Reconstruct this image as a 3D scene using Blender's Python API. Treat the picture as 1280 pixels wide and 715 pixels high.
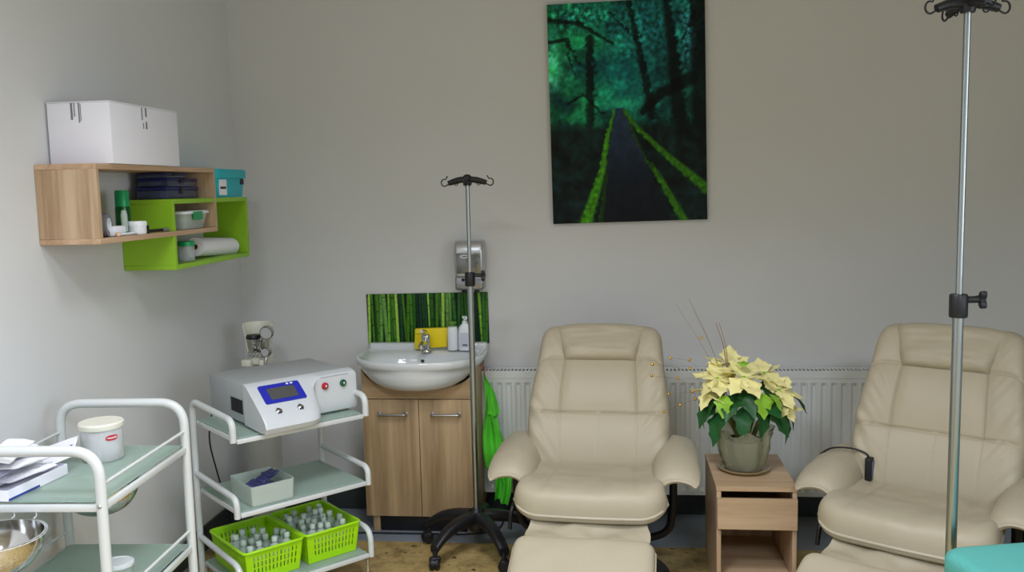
import bpy, bmesh, math, random
import numpy as np
from mathutils import Vector, Matrix, noise
random.seed(7)
S = bpy.context.scene
for o in list(bpy.data.objects): bpy.data.objects.remove(o)

# ------------------------------------------------------------------ camera
PI = math.pi
yaw, pitch, roll = math.radians(6.5), math.radians(6.2), math.radians(-1.32)
fw = Vector((-math.sin(yaw)*math.cos(pitch), math.cos(yaw)*math.cos(pitch), -math.sin(pitch)))
rt = Vector((math.cos(yaw), math.sin(yaw), 0)); up = rt.cross(fw)
r2 = math.cos(roll)*rt + math.sin(roll)*up; u2 = -math.sin(roll)*rt + math.cos(roll)*up
cam = bpy.data.objects.new('camera', bpy.data.cameras.new('camera')); S.collection.objects.link(cam)
cam.matrix_world = Matrix(((r2.x, u2.x, -fw.x, 0), (r2.y, u2.y, -fw.y, 0), (r2.z, u2.z, -fw.z, 1.6), (0, 0, 0, 1)))
cam.data.sensor_width = 36; cam.data.lens = 36*1120/1280; cam.data.clip_start = 0.05
S.camera = cam

# ------------------------------------------------------------------ light
S.view_settings.view_transform = 'Standard'; S.view_settings.look = 'None'
S.view_settings.gamma = 1.0; S.view_settings.use_curve_mapping = False
S.view_settings.exposure = 0.0
W = bpy.data.worlds.new('world'); S.world = W; W.use_nodes = True
W.node_tree.nodes['Background'].inputs[0].default_value = (0.75, 0.85, 1.0, 1)
W.node_tree.nodes['Background'].inputs[1].default_value = 0.25

def area(name, loc, target, size, power, color, spread=180, sy=None):
    l = bpy.data.lights.new(name, 'AREA'); l.energy = power; l.color = color
    l.shape = 'RECTANGLE'; l.size = size; l.size_y = sy or size; l.spread = math.radians(spread)
    o = bpy.data.objects.new(name, l); S.collection.objects.link(o); o.location = loc
    o.rotation_euler = (Vector(target)-Vector(loc)).to_track_quat('-Z', 'Y').to_euler()
    return o
area('ceiling_light', (-0.25, 2.0, 2.86), (-0.25, 2.0, 0), 0.6, 19, (1.0, 1.0, 1.05), 118)
area('left_ceiling_light', (-0.9, 0.9, 2.86), (-0.9, 0.9, 0), 0.6, 34, (0.93, 0.99, 1.14), 150)
area('rear_fill_light', (1.2, -0.7, 2.86), (1.2, -0.7, 0), 0.9, 112, (0.88, 1.0, 1.22), 150)  # unseen fill behind the camera, added to lift the walls
area('side_fill_light', (1.9, 1.2, 1.8), (-1.858, 2.2, 1.7), 1.2, 6.5, (0.88, 0.98, 1.14), 90)  # no window here: unseen area light added to brighten the left wall

# ------------------------------------------------------------------ materials
def lin(c):
    return tuple(((x/255)/12.92 if x/255 <= 0.04045 else ((x/255+0.055)/1.055)**2.4) for x in c)
def nmat(name):
    m = bpy.data.materials.new(name); m.use_nodes = True
    return m, m.node_tree.nodes, m.node_tree.links, m.node_tree.nodes['Principled BSDF']
def M(name, rgb, rough=0.5, metal=0.0, trans=0.0, ior=1.45, spec=0.5, coat=0.0, var=0.06, scale=8, bump=0.0, bscale=60, emit=0.0, sss=0.0):
    m, N, L, B = nmat(name); c = lin(rgb)
    B.inputs['Roughness'].default_value = rough; B.inputs['Metallic'].default_value = metal
    B.inputs['Transmission Weight'].default_value = trans; B.inputs['IOR'].default_value = ior
    B.inputs['Specular IOR Level'].default_value = spec; B.inputs['Coat Weight'].default_value = coat
    tc = N.new('ShaderNodeTexCoord'); nz = N.new('ShaderNodeTexNoise'); nz.inputs['Scale'].default_value = scale
    nz.inputs['Detail'].default_value = 4
    L.new(tc.outputs['Object'], nz.inputs['Vector'])
    mx = N.new('ShaderNodeMix'); mx.data_type = 'RGBA'
    mx.inputs[6].default_value = (*[max(0, x*(1-var)) for x in c], 1); mx.inputs[7].default_value = (*[min(1, x*(1+var)) for x in c], 1)
    L.new(nz.outputs['Fac'], mx.inputs[0]); L.new(mx.outputs[2], B.inputs['Base Color'])
    if bump:
        n2 = N.new('ShaderNodeTexNoise'); n2.inputs['Scale'].default_value = bscale; n2.inputs['Detail'].default_value = 5
        L.new(tc.outputs['Object'], n2.inputs['Vector'])
        bp = N.new('ShaderNodeBump'); bp.inputs['Strength'].default_value = bump; bp.inputs['Distance'].default_value = 0.01
        L.new(n2.outputs['Fac'], bp.inputs['Height']); L.new(bp.outputs['Normal'], B.inputs['Normal'])
    if emit:
        B.inputs['Emission Color'].default_value = (*c, 1); B.inputs['Emission Strength'].default_value = emit
    return m
def wood(name, a, b, axis='Z', sc=1.0, rough=0.45):
    m, N, L, B = nmat(name); B.inputs['Roughness'].default_value = rough
    tc = N.new('ShaderNodeTexCoord'); mp = N.new('ShaderNodeMapping'); L.new(tc.outputs['Object'], mp.inputs['Vector'])
    s = {'Z': (14, 14, 0.7), 'Y': (14, 0.7, 14), 'X': (0.7, 14, 14)}[axis]
    mp.inputs['Scale'].default_value = tuple(x*sc for x in s)
    n1 = N.new('ShaderNodeTexNoise'); n1.inputs['Scale'].default_value = 1.0; n1.inputs['Detail'].default_value = 6; n1.inputs['Distortion'].default_value = 0.4
    L.new(mp.outputs['Vector'], n1.inputs['Vector'])
    n2 = N.new('ShaderNodeTexNoise'); n2.inputs['Scale'].default_value = 7.0; n2.inputs['Detail'].default_value = 3
    L.new(mp.outputs['Vector'], n2.inputs['Vector'])
    ad = N.new('ShaderNodeMath'); ad.operation = 'MULTIPLY_ADD'; ad.inputs[1].default_value = 0.35
    L.new(n2.outputs['Fac'], ad.inputs[0]); L.new(n1.outputs['Fac'], ad.inputs[2])
    cr = N.new('ShaderNodeValToRGB'); cr.color_ramp.elements[0].position = 0.48; cr.color_ramp.elements[1].position = 0.86
    cr.color_ramp.elements[0].color = (*lin(a), 1); cr.color_ramp.elements[1].color = (*lin(b), 1)
    L.new(ad.outputs[0], cr.inputs[0]); L.new(cr.outputs[0], B.inputs['Base Color'])
    return m
def picture_mat(name, rough=0.35):
    m, N, L, B = nmat(name); B.inputs['Roughness'].default_value = rough; B.inputs['Specular IOR Level'].default_value = 0.15
    at = N.new('ShaderNodeAttribute'); at.attribute_name = 'print'; L.new(at.outputs['Color'], B.inputs['Base Color'])
    return m

m_wall = M('wall_paint', (214, 215, 214), 0.85, spec=0.2, var=0.03, scale=2.5, bump=0.05, bscale=150)
m_ceil = M('ceiling_paint', (214, 210, 200), 0.9, spec=0.1)
m_oak = wood('oak_vertical', (154, 124, 92), (202, 176, 144), 'Z')
m_oaky = wood('oak_along', (172, 138, 106), (205, 174, 142), 'Y')
m_oakx = wood('oak_across', (166, 138, 104), (196, 168, 134), 'X')
m_cab = wood('vanity_oak', (146, 120, 86), (196, 168, 128), 'Z', 0.75)
m_cabx = wood('vanity_oak_across', (154, 126, 92), (186, 158, 120), 'X')
m_lime = M('lime_laminate', (141, 190, 40), 0.4)
m_white = M('white_enamel', (208, 212, 210), 0.25, coat=0.3, var=0.02)
m_wplastic = M('white_plastic', (232, 237, 240), 0.3, var=0.02)
m_offwhite = M('off_white_plastic', (226, 224, 208), 0.4)
m_ceramic = M('glazed_ceramic', (216, 221, 222), 0.1, coat=0.6, var=0.01)
m_chrome = M('chrome', (205, 205, 205), 0.12, 1.0)
m_steel = M('brushed_steel', (176, 178, 180), 0.3, 1.0)
m_tube = M('zinc_tube', (165, 172, 172), 0.28, 1.0)
m_black = M('black_plastic', (24, 24, 27), 0.45)
m_blackm = M('black_metal', (20, 20, 22), 0.4, 0.3)
m_leather = M('cream_leather', (178, 168, 144), 0.45, spec=0.4, var=0.04, scale=5, bump=0.05, bscale=70)
m_piping = M('leather_piping', (188, 178, 155), 0.4)
m_glass = M('frosted_shelf_glass', (198, 220, 208), 0.3, trans=0.6, ior=1.2, var=0.02)
m_clear = M('clear_plastic', (246, 249, 250), 0.12, trans=0.85, ior=1.08, var=0.0)
m_cloudy = M('cloudy_plastic', (216, 228, 218), 0.3, trans=0.45, ior=1.2, var=0.03)
m_greyb = M('grey_powder_coat', (176, 180, 182), 0.45, 0.2, var=0.03)
m_blue = M('blue_bezel', (36, 44, 168), 0.3)
m_screen = M('dark_screen', (78, 80, 80), 0.12, coat=0.8)
m_red = M('red_plastic', (190, 30, 50), 0.3)
m_dgreen = M('dark_green_plastic', (20, 90, 65), 0.3)
m_green = M('green_plastic', (20, 165, 95), 0.3, trans=0.2)
m_bottle = M('green_bottle', (12, 98, 40), 0.15, trans=0.35)
m_teal = M('turquoise_card', (40, 178, 190), 0.45)
m_tealp = M('turquoise_vinyl', (86, 168, 160), 0.5, bump=0.25, bscale=160)
m_paper = M('white_paper', (238, 238, 244), 0.8, var=0.02)
m_card = M('white_card', (236, 236, 244), 0.75, var=0.03)
m_navy = M('navy_plastic', (34, 40, 110), 0.35, trans=0.3)
m_smoke = M('smoky_plastic', (90, 98, 130), 0.2, trans=0.6)
m_yellow = M('yellow_card', (240, 214, 20), 0.5)
m_towel = M('green_cloth', (92, 212, 56), 0.9, var=0.12, bump=0.3, bscale=90)
m_basket = M('lime_plastic', (165, 225, 15), 0.35, var=0.04)
m_rad = M('radiator_enamel', (222, 226, 222), 0.35, var=0.02)
m_dark = M('radiator_slot', (50, 50, 50), 0.7)
m_skirt = M('dark_skirting', (54, 60, 58), 0.5, var=0.2, scale=12)
m_bract = M('cream_bract', (244, 236, 165), 0.55, var=0.1, scale=14)
m_leafd = M('poinsettia_leaf', (28, 84, 36), 0.45, var=0.3, scale=20)
m_leafy = M('young_leaf', (140, 190, 50), 0.5, var=0.35, scale=18)
m_stem = M('green_stem', (110, 120, 60), 0.6)
m_twig = M('dry_stem', (150, 120, 90), 0.7)
m_gold = M('gold_bead', (214, 170, 70), 0.25, 0.9)
m_soil = M('potting_soil', (50, 38, 28), 0.95, var=0.4, scale=60)
m_pot = M('dark_pot', (88, 84, 62), 0.6, var=0.15)
m_cello = M('cloudy_cellophane', (228, 230, 206), 0.2, trans=0.82, ior=1.15, var=0.06, scale=22, bump=0.6, bscale=25)
m_dish = M('amber_glass_dish', (190, 170, 120), 0.1, trans=0.5)
m_cotton = M('cotton_wool', (245, 246, 250), 0.95, bump=0.5, bscale=120)
m_purple = M('lilac_print', (150, 140, 178), 0.6, var=0.15)
m_lblue = M('blue_print', (44, 64, 150), 0.5)
m_grey = M('grey_print', (120, 120, 125), 0.6)
m_foil = M('purple_foil', (72, 74, 122), 0.35, 0.4, var=0.5, scale=40)
m_darkprint = M('dark_print', (50, 46, 56), 0.6)
m_print = picture_mat('forest_print', 0.5); m_bamboo = picture_mat('bamboo_print', 0.3)

# speckled vinyl floor and blue-grey floor
def vinyl():
    m, N, L, B = nmat('tan_vinyl'); B.inputs['Roughness'].default_value = 0.45
    tc = N.new('ShaderNodeTexCoord')
    n1 = N.new('ShaderNodeTexNoise'); n1.inputs['Scale'].default_value = 9; n1.inputs['Detail'].default_value = 8; n1.inputs['Roughness'].default_value = 0.7
    L.new(tc.outputs['Object'], n1.inputs['Vector'])
    cr = N.new('ShaderNodeValToRGB'); e = cr.color_ramp.elements
    e[0].position = 0.33; e[0].color = (*lin((122, 102, 64)), 1); e[1].position = 0.66; e[1].color = (*lin((214, 188, 128)), 1)
    x = e.new(0.5); x.color = (*lin((190, 164, 106)), 1)
    L.new(n1.outputs['Fac'], cr.inputs[0])
    n2 = N.new('ShaderNodeTexNoise'); n2.inputs['Scale'].default_value = 26; n2.inputs['Detail'].default_value = 2
    L.new(tc.outputs['Object'], n2.inputs['Vector'])
    c2 = N.new('ShaderNodeValToRGB'); c2.color_ramp.elements[0].position = 0.66; c2.color_ramp.elements[1].position = 0.72
    L.new(n2.outputs['Fac'], c2.inputs[0])
    mx = N.new('ShaderNodeMix'); mx.data_type = 'RGBA'; L.new(c2.outputs[0], mx.inputs[0]); L.new(cr.outputs[0], mx.inputs[6])
    mx.inputs[7].default_value = (*lin((70, 52, 36)), 1); L.new(mx.outputs[2], B.inputs['Base Color'])
    return m
m_vinyl = vinyl()
m_floor = M('blue_grey_floor', (128, 136, 146), 0.5, var=0.25, scale=6)

# ------------------------------------------------------------------ geometry helpers
def link(name, bm, mat, parent=None, smooth=True, loc=(0, 0, 0), rot=(0, 0, 0), angle=40):
    bmesh.ops.recalc_face_normals(bm, faces=bm.faces)
    me = bpy.data.meshes.new(name); bm.to_mesh(me); bm.free()
    for m in (mat if isinstance(mat, (list, tuple)) else [mat]): me.materials.append(m)
    if smooth:
        me.shade_smooth(); me.set_sharp_from_angle(angle=math.radians(angle))
    o = bpy.data.objects.new(name, me); S.collection.objects.link(o)
    o.location = loc; o.rotation_euler = rot
    if parent: o.parent = parent
    return o
def tag(o, label, cat, group=None):
    o['label'] = label; o['category'] = cat
    if group: o['group'] = group
    return o
def thing(name, label, cat, loc=(0, 0, 0), rz=0, group=None):
    o = bpy.data.objects.new(name, None); S.collection.objects.link(o); o.empty_display_size = 0.05
    o.location = loc; o.rotation_euler = (0, 0, rz); return tag(o, label, cat, group)
def struct(o): o['kind'] = 'structure'; return o
def dup(root, loc=None, rot=None, label=None, group=None):
    r = root.copy(); S.collection.objects.link(r)
    if loc is not None: r.location = loc
    if rot is not None: r.rotation_euler = rot
    if label: r['label'] = label
    if group: r['group'] = group
    for ch in list(root.children):
        c = ch.copy(); S.collection.objects.link(c); c.parent = r
        for g in list(ch.children):
            d = g.copy(); S.collection.objects.link(d); d.parent = c
    return r
def merge(bm, t, mat_i=0, M4=None):
    if M4 is not None: t.transform(M4)
    me = bpy.data.meshes.new('t'); t.to_mesh(me); t.free()
    n = len(bm.faces); bm.from_mesh(me); bpy.data.meshes.remove(me)
    bm.faces.ensure_lookup_table()
    for f in bm.faces[n:]: f.material_index = mat_i
def box(bm, x0, x1, y0, y1, z0, z1, bev=0.0, seg=2, mi=0, M4=None):
    t = bmesh.new(); bmesh.ops.create_cube(t, size=1)
    t.transform(Matrix.Translation(((x0+x1)/2, (y0+y1)/2, (z0+z1)/2)) @ Matrix.Diagonal((abs(x1-x0), abs(y1-y0), abs(z1-z0), 1)))
    if bev: bmesh.ops.bevel(t, geom=t.edges[:], offset=bev, segments=seg, profile=0.5, affect='EDGES')
    merge(bm, t, mi, M4)
def fillet(pts, r, n=6):
    P = [Vector(p) for p in pts]; out = [P[0]]
    for i in range(1, len(P)-1):
        a, b, c = P[i-1], P[i], P[i+1]; d1 = (a-b); d2 = (c-b)
        ri = r[i-1] if isinstance(r, (list, tuple)) else r
        rr = min(ri, d1.length*0.49, d2.length*0.49)
        p0 = b+d1.normalized()*rr; p1 = b+d2.normalized()*rr
        for k in range(n+1):
            t = k/n; out.append((1-t)**2*p0+2*t*(1-t)*b+t*t*p1)
    out.append(P[-1]); return out
def tube(bm, pts, r, seg=10, mi=0, cap=True, closed=False):
    P = [Vector(p) for p in pts]; n = len(P); rings = []
    prev = None
    for i in range(n):
        if closed: t = (P[(i+1) % n]-P[i-1]).normalized()
        else: t = (P[min(i+1, n-1)]-P[max(i-1, 0)]).normalized()
        if prev is None:
            a = Vector((0, 0, 1)) if abs(t.z) < 0.9 else Vector((1, 0, 0))
            nx = t.cross(a).normalized()
        else:
            nx = (prev-t*prev.dot(t)).normalized()
        prev = nx; ny = t.cross(nx); rr = r(i/(n-1)) if callable(r) else r
        rings.append([bm.verts.new(P[i]+nx*math.cos(2*PI*k/seg)*rr+ny*math.sin(2*PI*k/seg)*rr) for k in range(seg)])
    fs = []
    for i in range(n if closed else n-1):
        A, Bq = rings[i], rings[(i+1) % n]
        for k in range(seg): fs.append(bm.faces.new((A[k], A[(k+1) % seg], Bq[(k+1) % seg], Bq[k])))
    if cap and not closed: fs.append(bm.faces.new(rings[0][::-1])); fs.append(bm.faces.new(rings[-1]))
    for f in fs: f.material_index = mi
def lathe(bm, prof, seg=32, c=(0, 0, 0), mi=0, sx=1, sy=1, M4=None):
    t = bmesh.new(); rings = []
    for r, z in prof:
        if r < 1e-5: rings.append([t.verts.new((0, 0, z))])
        else: rings.append([t.verts.new((r*sx*math.cos(2*PI*k/seg), r*sy*math.sin(2*PI*k/seg), z)) for k in range(seg)])
    for a, b in zip(rings, rings[1:]):
        for k in range(seg):
            k2 = (k+1) % seg
            if len(a) == 1 and len(b) == 1: continue
            if len(a) == 1: t.faces.new((a[0], b[k2], b[k]))
            elif len(b) == 1: t.faces.new((a[k], a[k2], b[0]))
            else: t.faces.new((a[k], a[k2], b[k2], b[k]))
    t.transform(Matrix.Translation(c)); merge(bm, t, mi, M4)
def prism(bm, poly, d0, d1, axis='Y', mi=0, bev=0.0):
    """polygon in the plane across axis, extruded from d0 to d1"""
    t = bmesh.new()
    def P(a, b, d): return {'Y': (a, d, b), 'X': (d, a, b), 'Z': (a, b, d)}[axis]
    A = [t.verts.new(P(a, b, d0)) for a, b in poly]; Bv = [t.verts.new(P(a, b, d1)) for a, b in poly]
    t.faces.new(A); t.faces.new(Bv[::-1]); n = len(poly)
    for i in range(n): t.faces.new((A[i], Bv[i], Bv[(i+1) % n], A[(i+1) % n]))
    bmesh.ops.recalc_face_normals(t, faces=t.faces)
    if bev: bmesh.ops.bevel(t, geom=t.edges[:], offset=bev, segments=2, profile=0.5, affect='EDGES')
    merge(bm, t, mi)
def rrect(w, d, r, n=5, cx=0, cy=0):
    out = []
    for sx, sy, a0 in ((1, 1, 0), (-1, 1, 90), (-1, -1, 180), (1, -1, 270)):
        for k in range(n+1):
            a = math.radians(a0+90*k/n); out.append((cx+sx*(w/2-r)+r*math.cos(a), cy+sy*(d/2-r)+r*math.sin(a)))
    return out
def loft(bm, loops, mi=0, cap0=True, cap1=True):
    R = [[bm.verts.new(p) for p in lp] for lp in loops]; n = len(R[0]); fs = []
    for a, b in zip(R, R[1:]):
        for k in range(n): fs.append(bm.faces.new((a[k], a[(k+1) % n], b[(k+1) % n], b[k])))
    if cap0: fs.append(bm.faces.new(R[0][::-1]))
    if cap1: fs.append(bm.faces.new(R[-1]))
    for f in fs: f.material_index = mi
def pillow(bm, mid, tf, tb, nu=72, nv=72, eu=8, ev=8, pw=0.5, mi=0):
    """closed puffy slab: mid(u,v)->(point, normal), u,v in [-1,1]; tf/tb front and back thickness functions"""
    us = [math.sin(PI/2*(-1+2*i/nu)) for i in range(nu+1)]; vs = [math.sin(PI/2*(-1+2*j/nv)) for j in range(nv+1)]
    F = {}; K = {}
    for i, u in enumerate(us):
        for j, v in enumerate(vs):
            p, n = mid(u, v); e = max(0, (1-abs(u)**eu)*(1-abs(v)**ev))**pw
            border = i in (0, nu) or j in (0, nv)
            F[i, j] = bm.verts.new(p+n*tf(u, v)*e)
            K[i, j] = F[i, j] if border else bm.verts.new(p-n*tb(u, v)*e)
    for i in range(nu):
        for j in range(nv):
            a = bm.faces.new((F[i, j], F[i+1, j], F[i+1, j+1], F[i, j+1])); a.material_index = mi
            q = (K[i, j], K[i, j+1], K[i+1, j+1], K[i+1, j])
            if len(set(q)) == 4 and set(q) != set((F[i, j], F[i+1, j], F[i+1, j+1], F[i, j+1])):
                try: bm.faces.new(q).material_index = mi
                except ValueError: pass
def gs(x, s): return math.exp(-(x/s)**2)
def new(): return bmesh.new()

# ------------------------------------------------------------------ room shell
XL, XR, YB, YF, ZC = -1.858, 2.9, 4.3, -2.6, 2.9
b = new(); box(b, XL-0.1, XR+0.1, YF-0.1, YB+0.1, -0.1, 0); struct(link('floor', b, m_floor, smooth=False))
b = new(); box(b, XL-0.1, XR+0.1, YF-0.1, YB+0.1, ZC, ZC+0.1); struct(link('ceiling', b, m_ceil, smooth=False))
b = new(); box(b, XL-0.1, XR+0.1, YB, YB+0.1, 0, ZC); struct(link('wall_back', b, m_wall, smooth=False))
b = new(); box(b, XL-0.1, XL, YF, YB, 0, ZC); struct(link('wall_left', b, m_wall, smooth=False))
b = new(); box(b, XR, XR+0.1, YF, YB, 0, ZC); struct(link('wall_right', b, m_wall, smooth=False))
b = new(); box(b, XL-0.1, XR+0.1, YF-0.1, YF, 0, ZC); struct(link('wall_front', b, m_wall, smooth=False))
b = new(); box(b, XL+0.012, XR, YB-0.012, YB, 0, 0.115, 0.003); struct(link('baseboard_back', b, m_skirt))
b = new(); box(b, XL, XL+0.012, YF, YB, 0, 0.115, 0.003); struct(link('baseboard_left', b, m_skirt))
b = new(); box(b, XL+0.02, XR-0.02, YF+0.1, 3.875, 0, 0.003, 0.001)
tag(link('vinyl_floor_sheet', b, m_vinyl), 'tan mottled vinyl sheet with dark specks covering the floor before the grey strip', 'floor covering')

# ------------------------------------------------------------------ forest canvas print
def picture(name, w, hgt, th, nx, nz, fn, mat, mside):
    bm = new(); lay = bm.loops.layers.float_color.new('print'); V = {}
    for i in range(nx+1):
        for j in range(nz+1):
            V[i, j] = bm.verts.new((-w/2+w*i/nx, 0, hgt*j/nz))
    col = {k: (*lin(np.clip(fn(k[0]/nx, k[1]/nz), 0, 255)), 1) for k in V}
    for i in range(nx):
        for j in range(nz):
            ks = ((i, j), (i+1, j), (i+1, j+1), (i, j+1)); f = bm.faces.new([V[k] for k in ks])
            for l, k in zip(f.loops, ks): l[lay] = col[k]
    e = 0.0; A = [bm.verts.new(p) for p in ((-w/2, e, 0), (w/2, e, 0), (w/2, e, hgt), (-w/2, e, hgt))]
    Bk = [bm.verts.new((v.co.x, th, v.co.z)) for v in A]
    fs = [bm.faces.new(Bk[::-1])]+[bm.faces.new((A[i], Bk[i], Bk[(i+1) % 4], A[(i+1) % 4])) for i in range(4)]
    for f in fs: f.material_index = 1
    me = bpy.data.meshes.new(name); bm.to_mesh(me); bm.free(); me.materials.append(mat); me.materials.append(mside)
    o = bpy.data.objects.new(name, me); S.collection.objects.link(o); return o
def nz3(x, y, s, k=0.0): return noise.noise(Vector((x*s, y*s, k)))
def fbm(x, y, s, k=0.0): return nz3(x, y, s, k)+0.5*nz3(x, y, s*2, k+3)+0.25*nz3(x, y, s*4, k+7)+0.15*nz3(x, y, s*8, k+9)
def dline(x, y, pts, ws):
    """distance-based mask along a polyline with widths"""
    best = 9
    for (x0, y0), (x1, y1), w0, w1 in zip(pts, pts[1:], ws, ws[1:]):
        dx, dy = x1-x0, (y1-y0); t = max(0, min(1, ((x-x0)*dx+(y-y0)*dy*2)/(dx*dx+dy*dy*2+1e-9)))
        d = math.hypot(x-x0-t*dx, (y-y0-t*dy)*1.4)/(w0+(w1-w0)*t); best = min(best, d)
    return best
def forest(u, v):
    y = 1-v                                  # from the top, 0..1
    n = fbm(u, y*1.4, 6, 1); n2 = fbm(u, y*1.4, 16, 5); n3 = fbm(u, y*1.4, 38, 11)
    c = np.array([14, 52, 48.])+np.array([16, 52, 40])*max(0, n+0.15)+np.array([10, 44, 38])*max(0, n2)*1.2
    left = max(0, 1-u*1.6); c += left*np.array([10, 62, 8])*(0.6+n)
    c += gs(u-0.0, 0.10)*gs(y-0.27, 0.10)*np.array([80, 110, 100])*(0.8+n2)
    c += gs(u-0.45, 0.2)*gs(y-0.34, 0.14)*np.array([2, 34, 40])
    c += gs(u-0.90, 0.05)*gs(y-0.16, 0.13)*np.array([60, 95, 110])*max(0, 0.6+1.6*n3)
    c += gs(u-0.2, 0.2)*gs(y-0.06, 0.06)*np.array([30, 80, 70])*max(0, 0.5+1.5*n3)
    c += gs(u-0.45, 0.1)*gs(y-0.46, 0.03)*np.array([30, 90, 55])
    c += gs(y-0.12, 0.14)*gs(u-0.6, 0.25)*np.array([8, 22, 30])*(1+2*n3)
    c *= 1+0.28*n3; c[0] *= 0.8
    trunks = [([(0.27, 0.16), (0.26, 0.55)], (0.022, 0.024)), ([(0.52, 0.0), (0.58, 0.2), (0.66, 0.52)], (0.014, 0.018, 0.024)),
              ([(0.76, 0.0), (0.80, 0.25), (0.84, 0.6)], (0.02, 0.03, 0.05)), ([(0.96, 0), (0.97, 0.7)], (0.045, 0.05)),
              ([(0.0, 0.07), (0.2, 0.09), (0.42, 0.19)], (0.014, 0.012, 0.008)), ([(0.0, 0.17), (0.12, 0.16), (0.2, 0.28)], (0.01, 0.012, 0.006)),
              ([(0.12, 0.45), (0.22, 0.41), (0.34, 0.5)], (0.008, 0.008, 0.008)), ([(0.85, 0.2), (0.93, 0.08), (0.9, 0.0)], (0.006, 0.008, 0.01)),
              ([(0.12, 0.22), (0.17, 0.32)], (0.008, 0.006)), ([(0.4, 0.05), (0.6, 0.2)], (0.006, 0.006)), ([(0.6, 0.5), (0.72, 0.42), (0.9, 0.36)], (0.02, 0.03, 0.04))]
    for pts, ws in trunks:
        d = dline(u+0.02*n3, y, pts, ws)
        if d < 1.3: c = c*(0.28+0.55*max(0, d-0.75)/0.55 if d > 0.75 else 0.28)
    if y > 0.53:                             # ground, dark water and path
        k = min(1, (y-0.53)/0.05); g = np.array([12, 30, 27.])*(0.8+0.7*n2+0.3*n)+np.array([6, 6, 10])*(y-0.5)
        if u < 0.36: g += np.array([22, 30, 30])*max(0, 0.75-y)*1.6
        c = c*(1-k)+g*k
    xc = 0.455; 
    if y > 0.48:
        tt = (y-0.48)/0.52; xl = xc-0.03-0.14*tt; xr = xc+0.03+0.28*tt
        if xl < u < xr:
            q = np.array([38, 54, 74.])*(1-0.55*tt)*(1+0.2*n2)
            q = q*(1-0.3*min(1, max(0, (tt-0.35)/0.3)))
            c = q
    rails = [([(0.415, 0.49), (0.365, 0.62), (0.33, 0.76), (0.215, 1.0)], (0.007, 0.015, 0.022, 0.044)),
             ([(0.48, 0.49), (0.56, 0.57), (0.73, 0.69), (1.0, 0.86)], (0.008, 0.014, 0.019, 0.032)),
             ([(0.645, 0.74), (0.73, 0.84), (0.85, 1.0)], (0.014, 0.02, 0.028)),
             ([(0.36, 0.78), (0.31, 1.0)], (0.008, 0.016)), ([(0.5, 0.53), (0.60, 0.70), (0.66, 0.76)], (0.004, 0.008, 0.01))]
    for k, (pts, ws) in enumerate(rails):
        d = dline(u+0.012*n3, y, pts, ws)
        if d < 1.2:
            m = 1 if d < 0.7 else (1.2-d)/0.5
            f = (1.0, 0.85, 0.8, 0.45, 0.5)[k]
            c = c*(1-m)+m*np.array([66, 140, 22.])*f*(0.9+0.4*n3)
    return c*1.12
def bamboo(u, v):
    x = u*0.61; c = np.array([10, 28, 24.])+np.array([8, 26, 14])*max(0, nz3(x, v*0.05, 60, 2))
    for k, (cx, w, tilt, col) in enumerate(STALKS):
        xx = x-cx-tilt*(v-0.5)
        if abs(xx) < w:
            s = math.sqrt(max(0, 1-(xx/w)**2)); node = 1
            vv = (v*1.3+k*0.37) % 0.55
            if vv < 0.02: node = 0.6
            c = np.array(col)*(0.35+0.75*s)*node*(1+0.2*nz3(x, v*0.3, 80, k))
    return c
rs = random.Random(4); STALKS = []; x = 0.01
cols = [(70, 120, 30), (120, 170, 50), (50, 105, 45), (30, 70, 40), (100, 150, 70), (150, 195, 80), (40, 90, 30), (22, 52, 34)]
for k in range(20):
    STALKS.append((rs.uniform(0, 0.61), rs.uniform(0.008, 0.014), rs.uniform(-0.05, 0.05), (18, 48, 30)))
while x < 0.61:
    w = rs.uniform(0.005, 0.012)
    STALKS.append((x, w, rs.uniform(-0.012, 0.012), rs.choice(cols))); x += w+rs.uniform(0.003, 0.014)
m_edge = M('canvas_edge', (20, 40, 34), 0.6)
p = picture('forest_picture', 0.722, 1.018, 0.02, 150, 210, forest, m_print, m_edge)
p.location = (0.079, 4.276, 1.432); p.rotation_euler = (0, math.radians(-0.7), 0)
tag(p, 'tall dark green print of a mossy railed boardwalk through forest, hung on the back wall', 'picture')
p = picture('bamboo_splashback', 0.606, 0.252, 0.006, 240, 40, bamboo, m_bamboo, m_edge)
p.location = (-0.91, 4.292, 0.848); p.rotation_euler = (0, math.radians(-0.5), 0)
tag(p, 'wide glossy splashback panel printed with bamboo stalks, on wall above the washbasin', 'splashback')

# ------------------------------------------------------------------ wall shelves
WY0, WY1, WZ0, WZ1, XF, T = 2.73, 3.602, 1.451, 1.712, -1.646, 0.018
GY0, GY1, GZ0, GZ1 = 3.225, 3.925, 1.322, 1.590
t = thing('wall_shelf', 'light oak open box shelf on the left wall under the big white carton', 'shelf', (XL, WY0, WZ0))
def shelf_panel(nm, par, y0, y1, z0, z1, mat, xf=XF):
    o = par.location; b = new(); box(b, XL+0.001-o.x, xf-o.x, y0-o.y, y1-o.y, z0-o.z, z1-o.z, 0.0012, 1); return link(nm, b, mat, par)
shelf_panel('top_panel', t, WY0, WY1, WZ1-T, WZ1, m_oaky)
shelf_panel('bottom_panel', t, WY0, WY1, WZ0, WZ0+T, m_oaky)
shelf_panel('side_panel', t, WY0, WY0+T, WZ0+T, WZ1-T, m_oak)
shelf_panel('side_panel', t, WY1-T, WY1, WZ0+T, WZ1-T, m_oak)
t = thing('wall_shelf', 'lime green open box shelf interlocked with the oak one on left wall', 'shelf', (XL, GY0, GZ0))
xg = XF-0.0015
for y0, y1 in ((GY0, WY1-T-0.0005), (WY1+0.0005, GY1)): shelf_panel('top_panel', t, y0, y1, GZ1-T, GZ1, m_lime, xg)
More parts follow.
